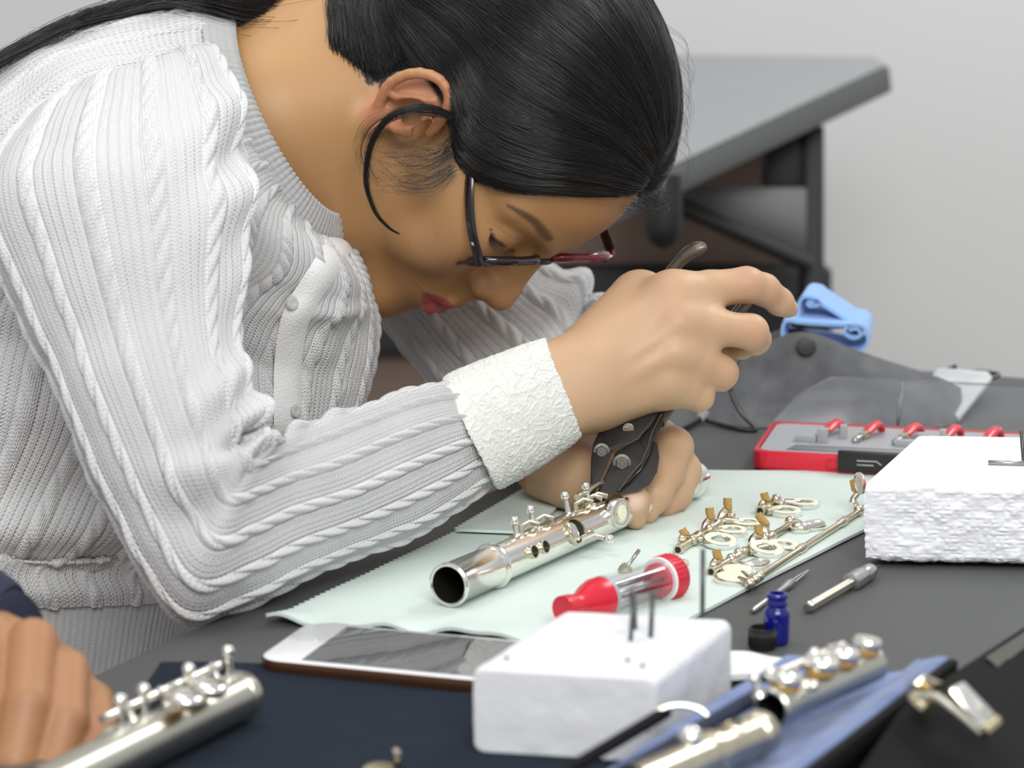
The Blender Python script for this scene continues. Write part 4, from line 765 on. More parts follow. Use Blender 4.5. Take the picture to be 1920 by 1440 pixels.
# skin colour, vertex by vertex: lips, brows, lids, ears, knuckles, nails, scalp
def on_skin(pj, v, px, py):
    m = np.where((np.abs(pj[:, 0]-px) < 5) & (np.abs(pj[:, 1]-py) < 5))[0]; return m[np.argmin(pj[m, 2])]
def skin_col(v):
    q = hd.local(v); base = np.tile(V(.47, .255, .105), (len(v), 1)); pj = proj(v)
    def mixc(mask, c): nonlocal base; base = base*(1-mask[:, None])+np.array(c)*mask[:, None]
    sm = lambda x, a, b: np.clip((x-a)/(b-a), 0, 1)**2*(3-2*np.clip((x-a)/(b-a), 0, 1))
    g = lambda c, s: np.exp(-(((q-np.array(c))/np.array(s))**2).sum(1))
    x, y, z = q.T; ax = np.abs(x); onhead = (np.abs(q) < 150).all(1)*1.0
    face = onhead*sm(z, 5, 40)
    mixc(.35*face*(np.exp(-((ax-40)/20)**2-((y+18)/22)**2)), (.48, .215, .145)); mixc(.30*face*g((0, -18, 108), (14, 14, 16)), (.47, .215, .145))
    hand = ((pj[:, 0] > 985) & (pj[:, 1] > 480) & (v[:, 2] < HO[2]) & (np.abs(q).max(1) > 112))*1.0
    mixc(hand, (.53, .345, .205)); mixc(hand*.30*(noise(v, 60, 2)*.5+.5), (.53, .31, .19))
    for (px, py, d) in ((1405, 525, 1.215), (1450, 545, 1.23), (1425, 620, 1.20), (1262, 545, 1.2), (1270, 600, 1.19), (1365, 700, 1.205), (1262, 835, 1.24), (1275, 890, 1.26), (1190, 960, 1.19), (1240, 950, 1.22)):
        mixc(.50*np.exp(-(((v-P(px, py, d))/.009)**2).sum(1)), (.52, .255, .16))
    ear = sm(-(((np.stack([ax, y, z], 1)-np.array((82, 6, -13)))/np.array((13, 36, 25)))**2).sum(1), -1.1, -.6); mixc(.7*ear, (.52, .20, .115))
    zf = sm(z, 74, 80); e_ = np.clip(1-(ax/25)**2, 0, 1); up = sm(-53.4+9.8*e_**.7-y, -.8, .8)*sm(y+53.6, -.6, .4); lo_ = sm(-53.0-y, -.4, .6)*sm(y+53.4+11.5*e_**.8, -.9, .9)
    mixc(.92*onhead*zf*np.clip(up+lo_, 0, 1), (.36, .062, .070)); mixc(.6*onhead*zf*(1-sm(ax, 18, 24))*np.exp(-((y+53.4)/.9)**2), (.20, .035, .04))
    qa = np.stack([-ax, y, z], 1)
    def near(pts, n=40):                                 # distance in mm to a line drawn on the face
        c = spline(pts, n); return np.sqrt(((qa[:, None, :]-c[None])**2).sum(-1)) if len(qa) < 1 else c
    fm = np.where((np.abs(q).max(1) < 115) & (z > 30))[0]
    def line(pts, wid, a_, c, taper=True):
        cc = spline(pts, 40); d = np.sqrt(((qa[fm][:, None, :]-cc[None])**2).sum(-1)); i_ = d.argmin(1); d = d.min(1)
        w_ = wid*(np.interp(i_, [0, 12, 30, 39], [.25, .7, 1, .8]) if taper else 1.0); m = np.zeros(len(v)); m[fm] = a_*np.exp(-(d/w_)**4); mixc(m, c)
    F_ = lambda px, py: q[on_skin(pj, v, px, py)]
    line([F_(*c) for c in ((946, 388), (975, 402), (1002, 422), (1022, 441), (1032, 452))], 3.9, .80, (.050, .032, .024))
    line([F_(*c) for c in ((922, 436), (932, 450), (946, 462), (968, 472))], 1.5, .92, (.025, .018, .015))
    line([F_(*c) for c in ((918, 418), (940, 436), (966, 450), (985, 452))], 1.0, .45, (.25, .12, .07))
    no = onhead*g((6.5, -27, 99), (4, 3.2, 5))+onhead*g((-6.5, -27, 99), (4, 3.2, 5)); mixc(np.clip(no, 0, 1)*.4, (.14, .05, .035))
    for c_, s in (((-56, -14, 62), 1.1), ((-50, -35, 60), .8)): mixc(.6*onhead*np.exp(-(((q-np.array(c_))[:, 1:]/s)**2).sum(1))*(x < 0), (.25, .12, .07))
    hl = onhead*sm(y-(88-(np.maximum(0, 60-z))*1.15), -4, 3)*(ax < 76); sk_ = (((q-np.array((0, 42, -4)))/np.array((88, 104, 112)))**2).sum(1); skull = (sk_ < 1.0) | ((sk_ < 1.6) & (z < -35) & (y > -30)); mixc(hl*(1-ear)*skull, (.015, .012, .011))
    for (px, py, d, ru, rv) in ((1189, 938, 1.1745, .0052, .0040),): mixc(np.exp(-((np.linalg.norm(v-P(px, py, d), axis=1)/.0062)**4)), (.68, .48, .38))
    mixc(np.exp(-((np.linalg.norm(v-P(1484, 568, 1.243), axis=1)/.0040)**4)), (.62, .40, .31))
    return base
def skin_mat(name, rough=.48):
    m = mat(name, (.6, .4, .25), rough, sss=.12, bump=.12, bs=700); N = m.node_tree.nodes; a = N.new('ShaderNodeAttribute'); a.attribute_name = 'Col'
    m.node_tree.links.new(a.outputs['Color'], N['Principled BSDF'].inputs['Base Color']); return m
M['skin'] = skin_mat('skin')
body = np_mesh('body', BV, BQ, M['skin'], woman, col=skin_col(BV))
# ------------------------------------------------------------------ cable knit cloth
def knit(u, s, rep=.029):                                # height of the knit in metres: u along (m), s repeats around
    x = (s-np.floor(s))*29.0; U = u*1000
    i = np.floor(s); ph = hash3(i, i*0, i*0, 2)*40
    xl = (x-5.0)/4.6; ins = np.abs(xl) < 1; t = (U+ph)/15.0+.55*xl; t = t-np.floor(t)
    rope = np.sqrt(np.clip(1-xl*xl, 0, 1))*(.22+.78*np.clip(np.sin(np.pi*t), 0, 1)**.6)*3.0
    xr = x-10.2; k = xr/18.8*4; rib = np.abs(np.sin(np.pi*k))**.6*.75; st = (k > 1.0) & (k < 3.0)
    rib = np.where(st, np.maximum(rib, .55+.25*np.abs(np.sin(np.pi*k*2))), rib)
    return np.where(ins, rope, np.where(xr > 0, rib, .0))*1e-3
def knit_mat(name, c, st=2.1, amp=.75, grooves=True):
    m = mat(name, c, .85, sheen=.15, sss=.0); N = m.node_tree.nodes; L = m.node_tree.links; b = N['Principled BSDF']
    uv = N.new('ShaderNodeUVMap'); sp = N.new('ShaderNodeSeparateXYZ'); L.new(uv.outputs[0], sp.inputs[0])
    def mt(op, a, b_=None):
        n = N.new('ShaderNodeMath'); n.operation = op
        for i, q in enumerate((a, b_)):
            if q is None: continue
            if isinstance(q, (int, float)): n.inputs[i].default_value = q
            else: L.new(q, n.inputs[i])
        return n.outputs[0]
    u = mt('MULTIPLY', sp.outputs[0], 100/st); v = mt('MULTIPLY', sp.outputs[1], 100/2.35)
    tri = mt('ABSOLUTE', mt('SUBTRACT', mt('FRACT', v), .5)); row = mt('FRACT', mt('ADD', u, mt('MULTIPLY', tri, 1.3)))
    h = mt('MULTIPLY', mt('SINE', mt('MULTIPLY', row, math.pi)), mt('SINE', mt('MULTIPLY', mt('FRACT', mt('MULTIPLY', v, 2.0)), math.pi)))
    n = N.new('ShaderNodeTexNoise'); n.inputs['Scale'].default_value = 900; tc = N.new('ShaderNodeTexCoord'); L.new(tc.outputs['Object'], n.inputs['Vector'])
    x = mt('MODULO', mt('ADD', mt('MULTIPLY', sp.outputs[1], 100), 2900), 29.0)      # grooves between the ribs, pierced by the purl holes
    k = mt('FRACT', mt('MULTIPLY', mt('SUBTRACT', x, 10.2), 4/18.8)); gd = mt('MULTIPLY', mt('SUBTRACT', .5, mt('ABSOLUTE', mt('SUBTRACT', k, .5))), 4.7)
    gr = mt('POWER', 2.718, mt('MULTIPLY', mt('MULTIPLY', gd, gd), -3.2)); dot = mt('ADD', .55, mt('MULTIPLY', mt('SINE', mt('MULTIPLY', sp.outputs[0], 100*2*math.pi/2.1)), .45))
    gr = mt('MULTIPLY', mt('MULTIPLY', gr, dot), mt('GREATER_THAN', x, 9.2))
    h2 = mt('SUBTRACT', mt('ADD', h, mt('MULTIPLY', n.outputs['Fac'], .7)), mt('MULTIPLY', gr, 2.6 if grooves else 0.0)); bu = N.new('ShaderNodeBump'); bu.inputs['Strength'].default_value = amp; bu.inputs['Distance'].default_value = .0012
    L.new(h2, bu.inputs['Height']); L.new(bu.outputs['Normal'], b.inputs['Normal']); return m
M['knit'] = knit_mat('white_knit', (.83, .83, .832)); M['rib_knit'] = knit_mat('white_rib_knit', (.83, .83, .832), grooves=False); M['lace'] = mat('lace_cuff', (.70, .71, .67), .8, bump=.5, bs=500, sheen=.1)
def stations(st, n):                                     # (ax, ay, bx, by, d, k) or explicit near-side vector
    rows = []
    for s in st:
        a, b = P(s[0], s[1], s[4]), P(s[2], s[3], s[4]); c = (a+b)/2; w_ = (a-b)/2; vv = s[5]
        px, py = (s[0]+s[2])/2, (s[1]+s[3])/2
        v = None if np.isscalar(vv) else P(px+vv[0], py+vv[1], s[4]+vv[2])-c
        if v is None: v = nrm(-FW-w_*((-FW)@w_)/(w_@w_))*np.linalg.norm(w_)*vv
        rows.append(np.r_[c, w_, v])
    R_ = spline(rows, n*4); L_ = np.r_[0, np.cumsum(np.linalg.norm(np.diff(R_[:, :3], axis=0), axis=1))]
    t = np.linspace(0, L_[-1], n); return np.stack([np.interp(t, L_, R_[:, i]) for i in range(9)], 1), t
def loft(rows, nv, sq=1.0):
    ph = np.arange(nv)*2*np.pi/nv; c, s = np.cos(ph), np.sin(ph)
    c, s = np.sign(c)*np.abs(c)**sq, np.sign(s)*np.abs(s)**sq
    return rows[:, None, 0:3]+c[None, :, None]*rows[:, None, 3:6]+s[None, :, None]*rows[:, None, 6:9]
def normals(G):
    du = np.gradient(G, axis=0); dv = (np.roll(G, -1, 1)-np.roll(G, 1, 1))/2; n = nrm(np.cross(du, dv)); c = G.mean(1, keepdims=True)
    return n if ((n*(G-c)).sum(-1).mean() > 0) else -n
def tube_quads(nu, nv):
    i = np.arange(nu-1)[:, None]; j = np.arange(nv)[None, :]; a = i*nv+j; b = i*nv+(j+1) % nv
    return np.stack([a, b, b+nv, a+nv], -1).reshape(-1, 4)
def tube_uv(t, nv, circ, nu):
    i = np.arange(nu-1)[:, None]; j = np.arange(nv)[None, :]
    f = lambda I, J: np.stack([t[I]*10+0*J, J/nv*circ*10+0*I], -1)
    return np.stack([f(i, j), f(i, j+1), f(i+1, j+1), f(i+1, j)], 2).reshape(-1, 2)
def knit_tube(name, st, n, nv, reps, parent, folds=(), amp=1.0, sq=1.0, pat=knit, shift=0.0, puff=.002, twist=None, fade=None, m='knit'):
    rows, t = stations(st, n); G = loft(rows, nv, sq); N_ = normals(G); ph = np.arange(nv)/nv; U, S = np.meshgrid(t, ph, indexing='ij')
    h = puff*noise(G, 22, 3)+puff*.5*noise(G, 50, 8)
    for (pu, pp, su, sp_, a_, tl) in folds:              # ridges and creases of the cloth
        dp = (S-pp+.5) % 1-.5; uu = U/t[-1]-pu+tl*dp; h = h+a_*np.exp(-(uu/su)**2-(dp/sp_)**2)
    G = G+N_*h[..., None]; N_ = normals(G); sv = S*reps+shift
    if twist is not None: sv = sv+twist*U
    k = pat(U, sv)*amp
    if fade is not None: k = k*fade(U/t[-1])
    G = G+N_*k[..., None]
    circ = reps*.029
    o = np_mesh(name, G.reshape(-1, 3), tube_quads(n, nv), M[m], parent, uv=tube_uv(t, nv, circ, n)); return o, G, N_
def ribs(per=.0048, a=.0010): return lambda U, s: a*np.abs(np.sin(np.pi*s))**.7
TS = [(-430, 1090, 420, 1075, 1.26, .85), (-440, 1010, 480, 1000, 1.26, .85), (-410, 800, 655, 790, 1.265, .85), (-350, 540, 706, 625, 1.265, .88), (-190, 270, 694, 545, 1.265, (-12, 20, -.140)),
      (40, 85, 676, 490, 1.265, (-28, 32, -.138)), (235, 15, 660, 462, 1.268, (-55, 42, -.125)), (370, -10, 648, 446, 1.27, (-68, 44, -.092)), (404, -6, 645, 440, 1.27, (-66, 42, -.084))]
tf = [(.30, .36, .05, .10, .010, .3), (.42, .30, .03, .12, -.006, .2), (.12, .25, .05, .2, .012, 0), (.55, .40, .05, .05, .006, -.5)]
torso, TG, TN = knit_tube('cardigan', TS, 360, 780, 32, woman, folds=tf, puff=.003, amp=1.0)
HS_ = [(-400, 1040, 470, 1040, 1.258, .87), (-440, 1020, 430, 1020, 1.25, .90), (-450, 1050, 405, 1052, 1.25, .92), (-430, 1082, 412, 1085, 1.25, .90), (-410, 1100, 405, 1110, 1.25, .87)]
knit_tube('hem_fold', HS_, 90, 700, 32, torso, puff=.003, amp=.9, folds=[(.5, .25, .2, .05, .006, 0), (.5, .32, .2, .03, -.005, 0), (.5, .18, .2, .04, -.004, 0)])
HR_ = [(-400, 1085, 405, 1095, 1.25, .85), (-395, 1180, 385, 1185, 1.25, .85), (-390, 1300, 365, 1310, 1.25, .85)]
knit_tube('hem_ribbing', HR_, 60, 1100, 190, torso, pat=ribs(), puff=.002, m='rib_knit')
CS = [(400, -8, 646, 446, 1.27, (-68, 44, -.085)), (402, -10, 648, 444, 1.27, (-69, 44, -.087)), (425, 2, 650, 424, 1.271, (-60, 42, -.085)), (447, 12, 650, 404, 1.272, (-50, 40, -.081)), (452, 20, 648, 396, 1.272, (-46, 40, -.078)), (447, 22, 645, 398, 1.274, (-46, 40, -.076))]
knit_tube('collar', CS, 40, 900, 118, torso, pat=ribs(a=.0011), puff=.0, m='rib_knit')
SR = [(150, 175, 345, 105, 1.19, .45), (40, 245, 405, 105, 1.135, .75), (-30, 370, 452, 265, 1.090, .85), (10, 520, 452, 425, 1.065, .82), (75, 650, 440, 570, 1.05, .80), (140, 790, 446, 680, 1.035, .80), (200, 930, 470, 775, 1.025, .80),
      (265, 1065, 478, 822, 1.02, .82), (350, 1162, 500, 838, 1.025, .85), (458, 1134, 520, 828, 1.04, .88), (562, 1086, 560, 812, 1.06, .90), (662, 1046, 640, 790, 1.085, .90), (765, 998, 735, 750, 1.115, .90), (860, 945, 830, 724, 1.145, .90), (924, 902, 880, 730, 1.160, .88), (950, 905, 905, 722, 1.165, .85)]
sf = [(.54, .5, .018, .10, .012, .10), (.575, .48, .013, .11, -.010, -.05), (.60, .50, .014, .09, .010, .05), (.63, .47, .012, .08, -.006, .0), (.66, .5, .015, .06, .007, 0), (.72, .5, .014, .05, .005, 0), (.78, .5, .014, .05, .004, 0), (.50, .40, .02, .10, .006, .2),
      (.20, .44, .03, .08, .007, .25), (.25, .46, .025, .07, -.006, .25), (.30, .45, .03, .08, .006, .3), (.38, .46, .03, .06, .004, .3), (.57, .30, .02, .08, .006, -.2), (.60, .26, .02, .08, -.006, -.2)]
sl, SG, SN = knit_tube('sleeve', SR, 560, 520, 13, torso, folds=sf, puff=.0025, amp=1.12)
CU = [(928, 910, 872, 742, 1.158, .86), (938, 916, 830, 714, 1.158, .95), (960, 906, 860, 692, 1.164, .95), (1010, 876, 940, 662, 1.172, .92), (1080, 826, 1012, 638, 1.182, .88), (1088, 816, 1022, 640, 1.184, .86), (1080, 812, 1020, 650, 1.185, .80), (1040, 820, 985, 670, 1.178, .78)]
def lace(U, s):
    n = 420; rg = np.random.default_rng(3); C_ = rg.random((n, 2))*[U.max(), 1]; W_ = np.stack([U, s/1.0], -1).reshape(-1, 2); a = .19
    W_ = W_+0.0026*np.stack([noise(np.c_[W_[:, 0]*160, W_[:, 1]*30, W_[:, 0]*0], 1, 1), noise(np.c_[W_[:, 0]*160, W_[:, 1]*30, W_[:, 0]*0+7], 1, 2)/a], -1)
    d1 = np.full(len(W_), 9.); d2 = d1.copy()
    for c in C_:
        dv = np.abs(W_[:, 1]-c[1]); dv = np.minimum(dv, 1-dv)*a; d = np.hypot(W_[:, 0]-c[0], dv); d2 = np.minimum(d2, np.maximum(d1, d)); d1 = np.minimum(d1, d)
    r = np.exp(-((d2-d1)/.00055)**2)*.0006+np.exp(-((d1-.0013)/.0004)**2)*.00035+.0003*noise(np.c_[W_*900, W_[:, :1]*0], 1, 4); return r.reshape(U.shape)
cu, CG, CN = knit_tube('cuff', CU, 200, 460, 1, sl, pat=lace, puff=.0008, sq=.97); cu.data.materials[0] = M['lace']
SL = [(560, 470, 720, 260, 1.38, .8), (640, 540, 800, 330, 1.41, .8), (705, 595, 905, 420, 1.42, .8), (775, 690, 1010, 490, 1.42, .8), (830, 770, 1090, 535, 1.42, .82), (870, 820, 1128, 580, 1.40, .85), (915, 850, 1125, 650, 1.36, .88), (955, 880, 1108, 720, 1.31, .88), (985, 893, 1075, 780, 1.265, .85), (1000, 893, 1062, 795, 1.25, .8)]
lf = [(.45, .5, .02, .12, .008, .1), (.49, .45, .015, .12, -.008, .1), (.53, .45, .02, .12, .009, .1), (.57, .42, .015, .12, -.008, 0), (.61, .42, .02, .12, .009, -.1), (.36, .4, .02, .1, .006, .3), (.66, .42, .02, .1, .008, 0)]
knit_tube('sleeve', SL, 330, 300, 12, torso, folds=lf, puff=.004)
# front band and its buttons, laid on the cardigan's surface
TP = proj(TG.reshape(-1, 3)); TF = (TN.reshape(-1, 3)*(CAM-TG.reshape(-1, 3))).sum(1) > 0
def on_torso(px, py):
    d = np.where(TF, (TP[:, 0]-px)**2+(TP[:, 1]-py)**2, 1e9); i = np.argsort(d)[:40]; return TG.reshape(-1, 3)[i].mean(0), nrm(TN.reshape(-1, 3)[i].mean(0))
bp = spline([(636, 455), (606, 505), (570, 560), (548, 610), (538, 680), (536, 760), (540, 830), (545, 900)], 40); G = []
for i, (x, y) in enumerate(bp):
    tx, ty = np.gradient(bp, axis=0)[i]; l = math.hypot(tx, ty); nx_, ny_ = -ty/l, tx/l; row = []
    for s in np.linspace(-1, 1, 9):
        p_, n_ = on_torso(x+nx_*s*26, y+ny_*s*26); row.append(p_+n_*(.0030-.002*abs(s)**4))
    G.append(row)
G = np.array(G)
for _ in range(3): G[1:-1] = (G[:-2]+G[1:-1]*2+G[2:])/4; G[:, 1:-1] = (G[:, :-2]+G[:, 1:-1]*2+G[:, 2:])/4
MB().grid(G, cv=False).build('front_band', M['rib_knit'], torso, fix=False)
for x, y in ((541, 568), (544, 772)):
    p_, n_ = on_torso(x, y); b_ = MB().lathe(p_+n_*.003, n_, [(0, .0030), (.0008, .0038), (.0016, .0034), (.0019, .0022), (.0015, .0014)], 18, cap0=True, cap1=True).build('button', M['gem'], torso)
    MB().lathe(p_+n_*.0046, n_, [(0, .0008), (.0006, .0006)], 8, cap1=True).build('button_eye', M['darksteel'], torso) if False else None
# ------------------------------------------------------------------ hair
BN = proj(BV)
def on_body(px, py):                                     # nearest skin point towards the camera at a pixel
    m = (np.abs(BN[:, 0]-px) < 5) & (np.abs(BN[:, 1]-py) < 5); i = np.where(m)[0]
    return None if not len(i) else BV[i[np.argmin(BN[i, 2])]]
skull_g = Group(HO, HR, HS, HO, .3); skull_g.pr = [x for x in hd.pr[:2]]
HC = V(0, 36, -4)
def shell(dirs):                                         # distance from the head centre to the skull along directions
    r = np.full(len(dirs), 60.0)
    for _ in range(14):
        q = HC+dirs*r[:, None]; d = None
        for f, k, op in skull_g.pr: e = f(q); d = e if d is None else smin(d, e, k)
        r = r-d*.9
    return r
loc = lambda px, py: hd.local(on_body(px, py)[None])[0]
PB = V(-5, -5, -112)                                     # where the tail is gathered
low = np.array([loc(*c) for c in ((1193, 352), (1110, 360), (1020, 354), (925, 342), (862, 318), (824, 235), (772, 112))]+[PB+V(-14, -8, 6)])
low[5] += V(-3, 3, 2); hi = np.array([V(0, 108, 62), V(-1, 128, 30), V(-2, 134, 0), V(-3, 128, -34), V(-4, 112, -66), V(-5, 85, -92), V(-5, 45, -108), PB+V(0, 12, 0)])
LD, HD = nrm(low-HC), nrm(hi-HC); rlow = np.linalg.norm(low-HC, axis=1)
def hair_paths(s, m, lift, side, jit=0.0, rnd=None):     # s 0: along the hairline over the ear, 1: along the parting
    n = len(s); f = s[:, None, None]; W_ = LD[None]*(1-f)+HD[None]*f
    W_[:, 1:-1] += .16*(np.sin(np.pi*s)[:, None, None])*np.array([V(-.15, 0, 0)]*6)[None]
    if jit: W_ = W_+RNG.normal(0, jit, W_.shape)*np.linspace(.5, 1, 8)[None, :, None]+RNG.normal(0, jit, (n, 1, 3))
    t = np.linspace(0, 7, m); i = np.minimum(t.astype(int), 6); u = (t-i)[None, :, None]
    Wp = np.concatenate([2*W_[:, :1]-W_[:, 1:2], W_, 2*W_[:, -1:]-W_[:, -2:-1]], 1); a, b, c, d = Wp[:, i], Wp[:, i+1], Wp[:, i+2], Wp[:, i+3]
    D = nrm(.5*(2*b+(c-a)*u+(2*a-5*b+4*c-d)*u**2+(3*b-a-3*c+d)*u**3)); r = shell(D.reshape(-1, 3)).reshape(n, m)
    tt = np.linspace(0, 1, m)[None]; thin = .22+.78*np.clip(s/.22, 0, 1)[:, None]**.7; thin = thin*(1-np.clip(1-tt/.12, 0, 1)**2*.55)
    r = r+lift*thin; q = HC+D*r[..., None]; w1 = np.clip((tt-.86)/.14, 0, 1)[..., None]**1.5
    e = PB[None, None]+(q-PB)*.28; q = q*(1-w1)+e*w1
    if side is not None: q = q*np.where(side, 1, 0)[:, None, None]+q*V(-1, 1, 1)*np.where(side, 0, 1)[:, None, None]
    return q
NS = 90; sg = np.linspace(0, 1, NS); cr = hair_paths(sg, 70, 10.5, None); cap = np.concatenate([cr, cr[::-1]*V(-1, 1, 1)], 0)
def to_room(q): return HO+(q@HR.T)*HS
M['hair'] = mat('black_hair', (.0065, .0055, .005), .27, spec=.6); M['hair_base'] = mat('hair_base', (.006, .005, .005), .5)
hm = MB().grid(to_room(cap.reshape(-1, 3)).reshape(cap.shape), cv=False); hair = hm.build('hair', M['hair_base'], woman, fix=False)
def strands(name, paths, rad, parent, taper=.35):
    n = len(paths); k = [len(p) for p in paths]; cv = bpy.data.hair_curves.new(name); cv.add_curves(k)
    off = offset_of(parent); pts = np.concatenate(paths)-off
    cv.attributes['position'].data.foreach_set('vector', pts.astype(np.float32).ravel())
    r = np.concatenate([np.full(m, rad)*np.linspace(1, taper, m) for m in k]).astype(np.float32)
    a = cv.attributes.get('radius') or cv.attributes.new('radius', 'FLOAT', 'POINT'); a.data.foreach_set('value', r)
    cv.materials.append(M['hair']); o = bpy.data.objects.new(name, cv); COL.objects.link(o); o.parent = parent; return o
NH = 15000; s = RNG.random(NH)**.85; side = RNG.random(NH) < .68; g = RNG.normal(0, 1, NH)
lift = (10.6+.9*g+1.2*np.sin(s*60)+.9*np.sin(s*143+1))[:, None]
q = hair_paths(s, 34, lift, side, .012); pa = to_room(q.reshape(-1, 3)).reshape(NH, 34, 3)
wv = .0006*np.sin(np.linspace(0, 9, 34)[None]+RNG.random((NH, 1))*6)*RNG.random((NH, 1)); pa = pa+wv[..., None]*nrm(RNG.normal(0, 1, (NH, 1, 3)))
a0 = RNG.integers(0, 9, NH); strands('hair_strands', [pa[k, (a0[k] if k % 3 else 0):] for k in range(NH)], .00011, hair, .8)
ps = []; nape = np.array([loc(*c) for c in ((628, 84), (652, 102), (680, 118), (706, 138), (732, 128), (768, 108), (800, 118))])
for k in range(3800):                                    # hair swept up from the nape to the tie
    f = RNG.random()*6; i = min(int(f), 5); a = nape[i]*(1-f+i)+nape[i+1]*(f-i)+RNG.normal(0, 2.2, 3); d_ = RNG.random()
    e = PB+V(-8+RNG.normal(0, 5), -14+f*5+RNG.normal(0, 4), f*1.5+RNG.normal(0, 4)); m_ = (a+e)/2+V(-6*d_-4, -4, -8*d_-6)
    ps.append(to_room(spline([a, a*.72+m_*.28+V(-1.5, 0, -2), m_, e], 14)))
G = []
for f in np.linspace(0, 6, 30):
    i = min(int(f), 5); a = nape[i]*(1-f+i)+nape[i+1]*(f-i); e = PB+V(-8, -14+f*5, f*1.5); m_ = (a+e)/2+V(-5, -4, -8)
    G.append(to_room(spline([a+V(2, 0, 2), a*.72+m_*.28+V(1, 0, 1), m_+V(2, 0, 2), e], 14)))
MB().grid(np.array(G), cv=False).build('nape_hair', M['hair_base'], hair, fix=False)
strands('nape_strands', ps, .00011, hair, .9)
# short fringe wisps at the far side of the forehead
ps = []
for k in range(110):
    a = hp(*(V(6, 92, 82)+RNG.normal(0, 1, 3)*V(10, 8, 2))); e = P(RNG.uniform(1196, 1262), RNG.uniform(360, 402), proj(a)[2]+RNG.uniform(-.006, .006))
    m_ = (a+e)/2+(HR@V(0, .3, 1))*.004+RNG.normal(0, .001, 3); ps.append(spline([a, m_, e, e+RNG.normal(0, .0022, 3)], 12))
strands('fringe', ps, .00011, hair, .4)
# the tail: gathered at the nape, lying over the back
dB = proj(hp(*PB))[2]
tail = [(745, -48, dB), (700, -46, dB-.005), (640, -16, dB-.01), (560, 10, 1.275), (470, 14, 1.255), (400, 2, 1.238), (320, -4, 1.228), (230, 16, 1.218), (150, 38, 1.208), (80, 68, 1.20), (0, 112, 1.195), (-90, 170, 1.19)]
hw = [.010, .0125, .0155, .0155, .0140, .0105, .0062, .0042, .0034, .0032, .0032, .0032]
tp = np.array([P(*q) for q in tail])
MB().tube(spline(tp, 50), np.interp(np.linspace(0, 1, 50), np.linspace(0, 1, len(hw)), hw)*.72, 16, flat=(UP, 1.0)).build('ponytail', M['hair_base'], hair)
NT = 2600; ps = []; hwA = np.array(hw)
for k in range(NT):
    a = RNG.random()*6.283; q = math.sqrt(RNG.random())*1.0+.05; ox, oy = math.cos(a)*q, math.sin(a)*q; fr = RNG.random() < .05
    o_ = (UP*ox+FW*oy)[None]*hwA[:, None]*(1.0 if not fr else 1.0+RNG.random()*1.6)
    e = len(tp) if RNG.random() < .5 else RNG.integers(6, len(tp)+1); c = tp[:e]+o_[:e]+RNG.normal(0, .0007, (e, 3)); ps.append(spline(c, 26))
strands('tail_strands', ps, .00011, hair, .7)
# loose lock before the ear and fine flyaway hairs
def px_path(pts, d0, n=22): return spline([P(x, y, d0+dd) for x, y, dd in pts], n)
dE = proj(hp(-88, 5, -10))[2]-.004; ps = []
lock = [(860, 225, -.001), (815, 204, -.006), (770, 202, -.009), (728, 222, -.008), (700, 262, -.004), (688, 310, .000), (688, 352, .003), (704, 398, .006), (728, 426, .010), (748, 438, .012)]
for k in range(150):
    j = RNG.normal(0, 1, 2)*V(4.5, 3.5); w_ = np.linspace(1, .25, len(lock)); e = len(lock) if RNG.random() < .45 else RNG.integers(6, len(lock)+1)
    ps.append(px_path([(x+j[0]*w_[i], y+j[1]*w_[i], dd+RNG.normal(0, .0006)) for i, (x, y, dd) in enumerate(lock[:e])], dE))
for k in range(34):                                      # thin curls beside the lock
    b = RNG.uniform(-1, 1); ps.append(px_path([(830, 215+6*b, -.004), (760+10*b, 210+8*b, -.008), (700+14*b, 232+10*b, -.006), (676+14*b, 280+8*b, -.002), (690+20*b+RNG.normal(0, 8), 330+20*b, .002)], dE))
for k in range(120):                                     # side burns sweeping under the ear
    b = RNG.random(); y0 = 250+b*85; ps.append(px_path([(852+RNG.normal(0, 5), y0-6, .004), (818-10*b+RNG.normal(0, 6), y0+20+RNG.normal(0, 5), .0005), (772-16*b+RNG.normal(0, 14), y0+26+RNG.normal(0, 9), -.0008), (728+RNG.normal(0, 30)+12*b, y0+14+RNG.normal(0, 16), .001)], dE+.004, 14))
for k in range(46):                                      # nape hairs over the neck
    x = RNG.uniform(560, 690); y = 62+(x-560)*.42; ps.append(px_path([(x+30, y-18, .05), (x, y+10, .030), (x-26+RNG.normal(0, 14), y+50+RNG.normal(0, 16), .022), (x-70+RNG.normal(0, 26), y+82+RNG.normal(0, 28), .022)], dE+.01, 12))
for k in range(26):
    y = RNG.uniform(-6, 60); ps.append(px_path([(470, y*.6+14, 0), (380+RNG.normal(0, 20), 22+y*.4+RNG.normal(0, 8), -.01), (280+RNG.normal(0, 30), 36+y*.5+RNG.normal(0, 10), -.02), (120+RNG.normal(0, 50), 60+y*.9+RNG.normal(0, 16), -.02)], 1.25, 16))
for k in range(22):
    y = RNG.uniform(60, 300); ps.append(px_path([(1225, y-40, .02), (1280+RNG.normal(0, 4), y, .02), (1292+RNG.normal(0, 7), y+40, .02), (1286+RNG.normal(0, 12), y+80, .02)], 1.24, 12))
strands('loose_hair', ps, .00010, hair, .35)
ls = []; lp = spline([loc(*c) for c in ((924, 438), (932, 450), (946, 462), (968, 472))], 34)
for k in range(34): ls.append(spline([to_room(lp[k]), to_room(lp[k]+V(0, -2.5, 3)), to_room(lp[k]+V(RNG.normal(0, .5), -4.0, 7))], 6))
strands('eyelashes', ls, .00014, woman, .3)
